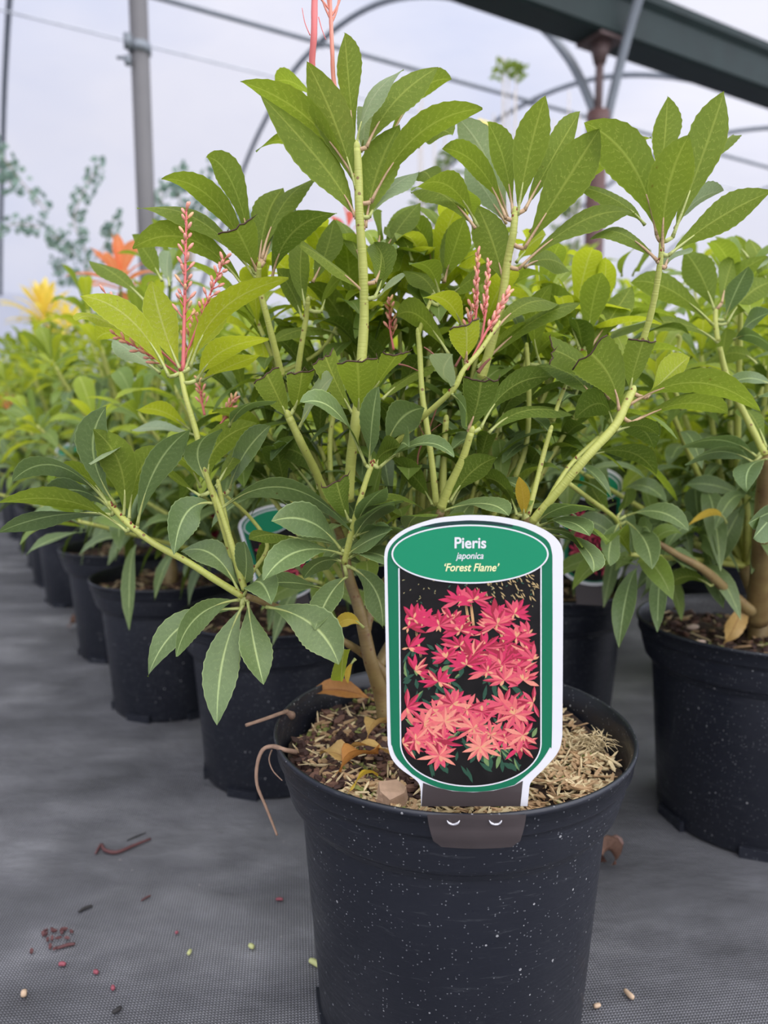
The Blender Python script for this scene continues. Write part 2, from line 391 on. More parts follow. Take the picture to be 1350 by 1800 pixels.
def film(name, sgn):
    mb = MB(); pr = [(s*sgn, h) for s, h in [(.127, 2.665), (.30, 2.70)]+PROF[3:]]; T = [-9+1.25*i for i in range(29)]
    for t_ in T:
        for s, h in pr: mb.v.append(TP(t_, s, h+.03))
    W = len(pr)
    for i in range(len(T)-1):
        for j in range(W-1): mb.face((i*W+j, (i+1)*W+j, (i+1)*W+j+1, i*W+j+1))
    tag(mb.build(name, FILM), kind='structure')
film('ceiling', 1); film('ceiling', -1)
for nm, s in (('wall_far', 7.78), ('wall_near', -7.78)):
    mb = MB(); T = [-9, 26]
    for t_ in T: mb.v += [TP(t_, s, .0), TP(t_, s, 2.08)]
    mb.face((0, 2, 3, 1)); tag(mb.build(nm, FILM), kind='structure')

GALV = simple('galvanised_tube', (.20, .22, .24), .5, .25, 12, metal=.3)
GALVL = simple('galvanised_light', (.50, .52, .55), .5, .2, 12, metal=.2)
GUT = simple('gutter_steel', (.008, .019, .017), .6, .4, 8, spec=.3)
RUST = simple('post_red_brown', (.085, .034, .028), .6, .35, 10)
GREYP = simple('post_grey', (.13, .125, .125), .65, .2, 6)
DARKROD = simple('rod_dark', (.10, .06, .055), .6, .3, 10)
hl = {-2.5: 'galvanised hoop coming down the left edge of the picture', 0: 'galvanised hoop springing left from the red-brown post, arching behind the top shoot',
      2.5: 'grey hoop whose crest passes behind the thin dark rod', 5: 'thin distant hoop crossing the right edge below the gutter', 7.5: 'farthest pale hoop rising to the right edge above the tall right shoot'}
for t_ in (-2.5, 0, 2.5, 5, 7.5):
    mb = MB(); tube(mb, spline([TP(t_, s, h) for s, h in PROF], 4), .025, 10)
    tag(mb.build('roof_hoop', GALV if t_ <= 5 else GALVL), hl[t_], 'roof hoop', 'roof hoops of the far span')
mb = MB(); nprof = [(0, 2.05), (.08, 2.3), (.2, 2.6), (.42, 2.95), (.8, 3.25)] + PROF[5:]
tube(mb, spline([TP(0.06, -s, h) for s, h in nprof], 4), .025, 10)
tag(mb.build('roof_hoop', GALV), 'grey hoop crossing in front of the gutter beam at top right', 'roof hoop')
mb = MB(); tube(mb, [TP(-9, 3.45, 3.865), TP(9, 3.45, 3.865), TP(26, 3.45, 3.865)], .022, 8)
for t_ in (-2.5, 0, 2.5, 5): box(mb, TP(t_, 3.45, 3.86), A*.03, B*.03, V((0, 0, .025)))
tag(mb.build('ridge_purlin', GALV), 'dark ridge tube running along the crest of the hoops', 'roof tube')
mb = MB(); tube(mb, [TP(-9, 4.15, 3.80), TP(26, 4.15, 3.80)], .009, 6)
for t_ in (-1.4, .9): tube(mb, [TP(t_, 4.15, 3.8), TP(t_+.02, 4.15, 3.72), TP(t_-.02, 4.17, 3.66)], .006, 5)
tag(mb.build('support_wire', GALVL), 'faint thin wire below the ridge tube, behind the left post', 'wire')
# gutter: a deep box gutter with flanges
mb = MB(); zb = 2.455
gp = [(-.09, zb+.24), (-.125, zb+.24), (-.125, zb+.20), (-.10, zb+.17), (-.10, zb+.01), (-.085, zb), (.085, zb), (.10, zb+.01), (.10, zb+.17), (.125, zb+.20), (.125, zb+.24), (.09, zb+.24), (.07, zb+.06), (-.07, zb+.06)]
T = [-9, 26]
for t_ in T:
    for s, h in gp: mb.v.append(TP(t_, s, h))
K = len(gp)
for j in range(K): mb.face((j, (j+1) % K, K+(j+1) % K, K+j), smooth=False)
mb.face(range(K)[::-1], smooth=False); mb.face(range(K, 2*K), smooth=False)
tag(mb.build('gutter_beam', GUT), 'dark green steel valley gutter across the top right corner', 'gutter')
# posts
po = empty('support_post', TP(0, 0, 0), 'red-brown steel post under the gutter, right of centre', 'post')
mb = MB(); tube(mb, [TP(0, 0, 0), TP(0, 0, 1.0), TP(0, 0, 2.07)], .052, 16); mb.build('post_shaft', RUST, po)
mb = MB(); tube(mb, [TP(0, 0, 2.0), TP(0, 0, 2.46)], .022, 12); box(mb, TP(0, 0, 2.448), A*.09, B*.09, V((0, 0, .008))); tube(mb, [TP(0, 0, 2.34), TP(0, 0, 2.45)], [.03, .06], 12)
mb.build('post_rod', DARKROD, po)
mb = MB(); tube(mb, [TP(0, 0, 1.98), TP(0, 0, 2.10)], .060, 16); mb.build('post_collar', RUST, po)
LPT = TP(-2.396, 0, 0)
po = empty('support_post', LPT, 'weathered grey post with a clamp ring, at the upper left', 'post')
mb = MB()
tube(mb, [LPT, LPT+V((0, 0, 1.0)), LPT+V((-.0, 0, 2.5))], .036, 8); mb.build('post_shaft', GREYP, po)
mb = MB(); q = LPT+V((0, 0, 1.86)); tube(mb, [q-V((0, 0, .018)), q+V((0, 0, .018))], .042, 16)
tube(mb, [q+V((-.03, -.045, -.02)), q+V((-.03, -.045, .03))], .016, 8); ellipsoid(mb, q+V((-.035, -.04, -.06)), (0, 0, 1), .022, .016)
tube(mb, [q+V((-.03, -.04, -.05)), q+V((-.075, -.04, -.05))], .006, 6)
mb.build('clamp_ring', GALV, po)

# ---------------------------------------------------------------- pots
PH = .230
POTPROF = [(0, .003), (.090, .003), (.097, .0), (.100, .004), (.1128, .176), (.1130, .1840), (.1195, .1842), (.1212, .1860), (.1222, .189), (.1228, .192), (.1255, .201), (.1268, .208), (.1270, .2125), (.1292, .2135), (.1300, .2150), (.1306, .2262), (.1322, .2268), (.1325, .2285), (.1318, .2302), (.1304, .2304), (.1296, .2290), (.1280, .2265), (.1262, .215), (.1215, .19), (.115, .178)]
mb = MB(); lathe(mb, POTPROF, 96)
for k in range(6):     # feet notches read as short lugs around the base
    an = k*PI/3+.2; c = V((math.cos(an), math.sin(an), 0)); box(mb, c*.0985+V((0, 0, .006)), V((-c.y, c.x, 0))*.022, c*.004, V((0, 0, .006)))
POTMB = mb
def chip(mb, c, L, W, T, m, tilt=.35):
    an = R.uniform(0, 2*PI); a = V((math.cos(an), math.sin(an), R.uniform(-tilt, tilt))).normalized(); z = V((R.uniform(-tilt, tilt), R.uniform(-tilt, tilt), 1)).normalized()
    b = a.cross(z).normalized(); z = b.cross(a); base = len(mb.v); K = 6
    for lay in (-1, 1):
        for k in range(K):
            t = 2*PI*k/K; r = R.uniform(.7, 1.1)
            mb.v.append(c + a*(L*math.cos(t)*r) + b*(W*math.sin(t)*r) + z*(T*lay*R.uniform(.6, 1)))
    for k in range(K): mb.face((base+k, base+(k+1) % K, base+K+(k+1) % K, base+K+k), m, smooth=False)
    mb.face([base+k for k in range(K)][::-1], m, smooth=False); mb.face([base+K+k for k in range(K)], m, smooth=False)
def soil_h(x, y): return .205 + .006*math.sin(x*40+1)*math.cos(y*35) + .004*math.sin(x*90+y*70)
def soil_mb():
    mb = MB(); rings = 14; n = 48; mb.v.append(V((0, 0, soil_h(0, 0))))
    for i in range(1, rings+1):
        r = .1225*i/rings
        for k in range(n): an = 2*PI*k/n; x, y = r*math.cos(an), r*math.sin(an); mb.v.append(V((x, y, soil_h(x, y))))
    for k in range(n):
        mb.face((0, 1+k, 1+(k+1) % n))
        for i in range(rings-1): o = 1+i*n; mb.face((o+k, o+n+k, o+n+(k+1) % n, o+(k+1) % n))
    return mb
def chips_mb(count, straw_bias=False, k_=1.0):
    mb = MB(); U = lambda a, b: R.uniform(a, b)*k_
    for i in range(count):
        r = .117*math.sqrt(R.random()); an = R.uniform(0, 2*PI); x, y = r*math.cos(an), r*math.sin(an); z = soil_h(x, y)+R.uniform(0, .005)
        st = straw_bias and (x > .01 or y < -.07)
        q = R.random()
        moss = straw_bias and math.sin(x*60+2)*math.cos(y*55+x*20) > .55
        if st and q < .72:
            m = 3 if R.random() < .55 else 2; chip(mb, V((x, y, z+.002)), U(.003, .012), U(.0008, .0022), U(.0004, .001), m, .6)
        elif moss and q < .45: chip(mb, V((x, y, z+.001)), U(.002, .006), U(.0008, .002), U(.0008, .002), 4, 1.0)
        elif q < .46: chip(mb, V((x, y, z)), U(.003, .010), U(.002, .006), U(.001, .003), 0)
        elif q < .72: chip(mb, V((x, y, z)), U(.003, .009), U(.002, .005), U(.001, .003), 1)
        elif q < .84: chip(mb, V((x, y, z+.002)), U(.003, .010), U(.001, .004), U(.0006, .0015), 2)
        elif q < .92: chip(mb, V((x, y, z+.003)), U(.004, .013), U(.0007, .0015), U(.0004, .001), 3, .6)
        else: chip(mb, V((x, y, z+.001)), U(.002, .006), U(.001, .002), U(.0008, .002), 4, 1.0)
    return mb
LIGHTEDGE = None

# ---------------------------------------------------------------- the plant tag
CARDW = simple('card_white', (.70, .69, .72), .35, .03)
CGREEN = simple('card_green', (.012, .15, .075), .35, .04, spec=.15)
CGREENB = simple('card_green_bright', (.014, .235, .115), .35, .04, spec=.15)
CDKG = simple('card_dark_green', (.02, .045, .045), .35, .05, spec=.15)
CDARK = simple('card_photo_dark', (.010, .009, .009), .5, .7, 120, spec=.15)
CBROWN = simple('card_brown_gloss', (.060, .048, .048), .22, .2, 20)
CREAM = simple('card_cream', (.80, .78, .42), .4, .02)
REDS = [simple('print_red_%d' % i, c, .45, .2, 400, spec=.2) for i, c in enumerate([(.55, .035, .10), (.62, .085, .13), (.66, .14, .14), (.72, .26, .19), (.33, .025, .05), (.62, .36, .16)])]
PGREEN = [simple('print_green_dark', (.02, .07, .04), .35, .3, 400), simple('print_green_light', (.16, .25, .09), .35, .3, 400), simple('print_tan', (.42, .30, .13), .35, .3, 400)]
Yl = .415
TAGX = 640; TAGS = 1/3.333
def L(u, v, lift=0.0):
    p = at(TAGX+u*TAGS, 880+v*TAGS, Yl); return V((p.x, p.y-lift, p.z))
def flat(mb, pts, lift, m=0):
    b = len(mb.v); mb.v += [L(u, v, lift) for u, v in pts]; mb.face([b+i for i in range(len(pts))], m, smooth=False)
def flat_front(mb, pts, lift, m=0):     # force the normal to face -Y
    a = sum(pts[i][0]*pts[(i+1) % len(pts)][1]-pts[(i+1) % len(pts)][0]*pts[i][1] for i in range(len(pts)))
    flat(mb, pts if a < 0 else pts[::-1], lift, m)
def closed(pts, sub=4):
    n = len(pts); out = []
    for i in range(n):
        p0, p1, p2, p3 = (V((*pts[(i+k) % n], 0)) for k in (-1, 0, 1, 2))
        for k in range(sub):
            t = k/sub; q = .5*((2*p1)+(p2-p0)*t+(2*p0-5*p1+4*p2-p3)*t*t+(3*p1-p0-3*p2+p3)*t**3); out.append((q.x, q.y))
    return out
def opens(pts, sub=6): return [(q.x, q.y) for q in spline([V((*p, 0)) for p in pts], sub)]
top_arc = opens([(118, 330), (128, 275), (165, 222), (250, 163), (400, 110), (540, 90), (650, 85), (790, 94), (950, 127), (1070, 178), (1138, 235), (1163, 290), (1166, 330)])
right = opens([(1166, 700), (1162, 1300), (1158, 1400), (1135, 1475), (1070, 1555), (985, 1640), (968, 1680)])
stem_r = [(958, 1790)]; stem_l = [(334, 1790)]
left = opens([(332, 1700), (312, 1645), (215, 1572), (165, 1515), (143, 1450), (136, 1350), (128, 900)])
outline = top_arc+right+stem_r+stem_l+left
def prism(mb, pts, thick, m):
    n = len(pts); a = sum(pts[i][0]*pts[(i+1) % n][1]-pts[(i+1) % n][0]*pts[i][1] for i in range(n))
    if a > 0: pts = pts[::-1]
    b = len(mb.v); mb.v += [L(u, v, 0) for u, v in pts]+[L(u, v, -thick) for u, v in pts]
    mb.face(range(b, b+n), m, smooth=False); mb.face(list(range(b+n, b+2*n))[::-1], m, smooth=False)
    for i in range(n): j = (i+1) % n; mb.face((b+i, b+n+i, b+n+j, b+j), m, smooth=False)
tg = empty('plant_tag', L(640, 1790), 'large upright picture tag reading Pieris japonica, clipped to the front pot', 'plant tag')
mb = MB(); prism(mb, outline, .0007, 0); mb.build('card', CARDW, tg)
mb = MB()
g_out = opens([(136, 345), (146, 285), (190, 228), (280, 172), (420, 132), (560, 118), (650, 116), (780, 126), (930, 157), (1035, 205), (1085, 250), (1103, 320)])+opens([(1104, 700), (1100, 1380), (1085, 1450), (1020, 1545), (925, 1630)])+opens([(880, 1665), (760, 1695), (640, 1705), (520, 1698), (420, 1675), (340, 1640)])+opens([(280, 1600), (195, 1510), (165, 1440), (156, 1360), (145, 800)])
flat_front(mb, g_out, .0002, 0)
dk = opens([(330, 152), (440, 130), (560, 118), (650, 116), (780, 126), (870, 142)])+opens([(870, 155), (760, 142), (650, 136), (540, 140), (430, 155)])
flat_front(mb, dk, .00026, 1)
def ell(cx, cy, a, b, n=72): return [(cx+a*math.cos(2*PI*i/n), cy+b*math.sin(2*PI*i/n)) for i in range(n)]
def panel(g):
    pts = [(208-g, 395), (1032+g, 370), (1032+g, 1420)]
    pts += [(625+(407+g)*math.cos(x*PI/40), 1420+(248+g)*math.sin(x*PI/40)) for x in range(1, 40)]
    pts += [(218-g, 1420)]
    return pts
flat_front(mb, panel(8), .0003, 2)
flat_front(mb, panel(0), .00035, 3)
mb.build('printed_border', [CGREEN, CDKG, CARDW, CDARK], tg)
# printed picture: whorls of flame leaves
def inside(u, v):
    if u < 214 or u > 1028 or v < 400: return False
    if v > 1420 and ((u-625)/405)**2+((v-1420)/246)**2 > 1: return False
    return True
mb = MB(); lift = [.0004]
def pleaf(cx, cy, an, Ln, W, m1, m2, sq=1.0):
    dx, dy = math.cos(an), math.sin(an)*sq; nx, ny = -math.sin(an), math.cos(an)*sq
    tip = (cx+dx*Ln, cy+dy*Ln)
    a = [(cx, cy), (cx+dx*Ln*.3+nx*W*.7, cy+dy*Ln*.3+ny*W*.7), (cx+dx*Ln*.55+nx*W, cy+dy*Ln*.55+ny*W), (cx+dx*Ln*.8+nx*W*.6, cy+dy*Ln*.8+ny*W*.6), tip]
    b = [(cx, cy), (cx+dx*Ln*.3-nx*W*.7, cy+dy*Ln*.3-ny*W*.7), (cx+dx*Ln*.55-nx*W, cy+dy*Ln*.55-ny*W), (cx+dx*Ln*.8-nx*W*.6, cy+dy*Ln*.8-ny*W*.6), tip]
    if not all(inside(*p) for p in a+b): return
    lift[0] += 4e-7
    flat_front(mb, a, lift[0], m1); flat_front(mb, b, lift[0], m2)
RP = random.Random(3)
for i in range(60): x, y = RP.uniform(650, 1020), RP.uniform(420, 560); pleaf(x, y, RP.uniform(.2, 1.4), RP.uniform(20, 45), 4, 8, 8)
for i in range(50): x, y = RP.uniform(220, 1020), RP.uniform(440, 640); pleaf(x, y, RP.uniform(0, 6), RP.uniform(10, 25), 4, RP.choice([6, 8]), 6)
for i in range(190):
    x, y = RP.uniform(220, 1020), RP.uniform(820, 1560); m = RP.choice([6, 6, 7]); pleaf(x, y, RP.uniform(.3, 2.8), RP.uniform(50, 110), RP.uniform(9, 17), m, RP.choice([6, m]))
for x0, y0, x1, y1 in ((590, 600, 620, 780), (620, 590, 640, 760), (780, 730, 840, 900), (300, 760, 330, 920), (470, 990, 500, 1080)):
    for k in (0, 8): pleaf(x0+k, y0, math.atan2(y1-y0, x1-x0), math.hypot(x1-x0, y1-y0), 4, 11-0 if False else 5, 5)
cents = [(880, 660, 0), (560, 585, 0), (640, 580, 0), (350, 700, 0), (290, 690, 0), (780, 720, 1), (440, 730, 0), (960, 780, 1), (890, 800, 1), (260, 860, 0), (560, 850, 0), (700, 860, 0), (640, 900, 4), (480, 920, 0), (800, 960, 1), (990, 930, 1), (720, 1000, 1), (600, 960, 0), (930, 1050, 2), (820, 1050, 2),
         (250, 1210, 1), (420, 1240, 2), (600, 1220, 2), (520, 1190, 2), (350, 1300, 2), (990, 1180, 1), (880, 1250, 2), (470, 1290, 3), (300, 1400, 2), (640, 1330, 2), (740, 1370, 2), (930, 1370, 2), (440, 1490, 2), (680, 1440, 3)]
bgc = [(RP.uniform(225, 1015), y, (4 if y < 1100 else RP.choice([0, 1, 4]))) for y in [RP.uniform(640, 1060) for _ in range(16)]+[RP.uniform(1160, 1440) for _ in range(14)]]
for cx, cy, c in bgc+cents:
    n = RP.randint(9, 12); s0 = RP.uniform(0, 1)
    order = list(range(n)); RP.shuffle(order)
    for k in order:
        an = -PI*.5 + (k-(n-1)/2)*(4.6/n) + RP.uniform(-.15, .15) if cy < 1150 else 2*PI*k/n+s0
        c2 = min(3, max(0, c+RP.choice([-1, 0, 0, 1]))) if c < 4 else RP.choice([0, 4])
        pleaf(cx, cy, an, RP.uniform(85, 130)*(1 if cy < 1150 else 1.1), RP.uniform(12, 18), c2, RP.choice([c2, 4 if c2 < 2 else max(0, c2-1)]), .8)
    for k in range(3): pleaf(cx, cy, RP.uniform(0, 6), 40, 7, 5, 3)
mb.build('printed_picture', REDS+PGREEN, tg)
mb = MB(); flat_front(mb, ell(620, 312, 460, 173), .0008, 0); flat_front(mb, ell(620, 312, 450, 164), .00084, 1)
mb.build('title_oval', [CARDW, CGREENB], tg)
def text(s, u, v, hpx, mat, bold=0, shear=0, name='lettering', sx=1.0):
    cu = bpy.data.curves.new('t', 'FONT'); cu.body = s; cu.size = 1; cu.align_x = 'CENTER'; cu.offset = bold; cu.shear = shear
    ob = bpy.data.objects.new('t', cu); COL.objects.link(ob); dg = bpy.context.evaluated_depsgraph_get()
    me = bpy.data.meshes.new_from_object(ob.evaluated_get(dg)); bpy.data.objects.remove(ob)
    k = (L(100, v)-L(0, v)).x/100*hpx
    c = L(u, v, .0010)
    for x in me.vertices: x.co = V((x.co.x*k*sx, -x.co.z, x.co.y*k))
    me.materials.clear(); me.materials.append(mat)
    o = bpy.data.objects.new(name, me); COL.objects.link(o); o.parent = tg; o.location = c-wloc(tg); return o
text('Pieris', 620, 276, 91, CARDW, .022, 0, sx=.95)
text('japonica', 618, 339, 56, CARDW, .012, .25, sx=.86)
text('\u2018Forest Flame\u2019', 622, 411, 66, CREAM, .016, .25, sx=.86)
# brown stem of the tag above the rim, and the clip tab outside the rim
mb = MB(); flat_front(mb, [(345, 1652), (420, 1678), (520, 1701), (640, 1708), (760, 1698), (880, 1668), (930, 1640), (915, 1790), (336, 1790)], .0003); mb.build('tag_stem', CBROWN, tg)
mb = MB()
pc = V((.051, .531, 0))
def on_pot(px, py, off):      # point on the outside of the rim band seen at that pixel
    dx = (px-675)/F; dy = -(py-900)/F; d = V((dx, CP+dy*SP, dy*CP-SP)); k = .3
    for i in range(400):
        p = CAM+d*k; z = p.z; rr = .1325 if z > .2262 else (.1304 if z > .213 else (.1212+(z-.1865)/(.2125-.1865)*.0075 if z > .185 else .1150))
        if math.hypot(p.x-pc.x, p.y-pc.y) < rr+off: return p
        k += .0005
    return p
nu, nv = 14, 6; b0 = len(mb.v)
for j in range(nv+1):
    v = 1438+(1494-1438)*j/nv; ins = 3+14*(j/nv)**1.5
    for i in range(nu+1):
        u = 748+ins+(928-748-2*ins)*i/nu - (0); vv = v - .0; sag = 4*math.sin(PI*i/nu)*(j/nv)
        if j == nv and i in (0, nu): u += 5 if i == 0 else -5; vv -= 4
        mb.v.append(on_pot(u, vv-6+sag, .0012))
for j in range(nv):
    for i in range(nu): a_ = b0+j*(nu+1)+i; mb.face((a_, a_+nu+1, a_+nu+2, a_+1))
mb.build('clip_tab', CBROWN, tg)
mb = MB()
for cx in (797, 871):
    pts = [on_pot(cx+11*math.cos(t), 1441+8*math.sin(t), .002) for t in [PI*.05+PI*.9*i/8 for i in range(9)]]
    tube(mb, pts, [.0002, .0004, .0006, .0007, .0007, .0007, .0006, .0004, .0002], 5)
mb.build('crescent_slot', CARDW, tg)

# ---------------------------------------------------------------- front plant, traced shoots and leaves
REG = dict(A=(350, 0, 2.7), B=(700, 100, 2.077), C=(0, 300, 2.4545), D=(0, 700, 1.985), E=(450, 450, 2.7), G=(900, 600, 3.0), H=(480, 360, 3.214), I=(560, 680, 3.375), J=(1050, 350, 4.0), K=(0, 0, 1))
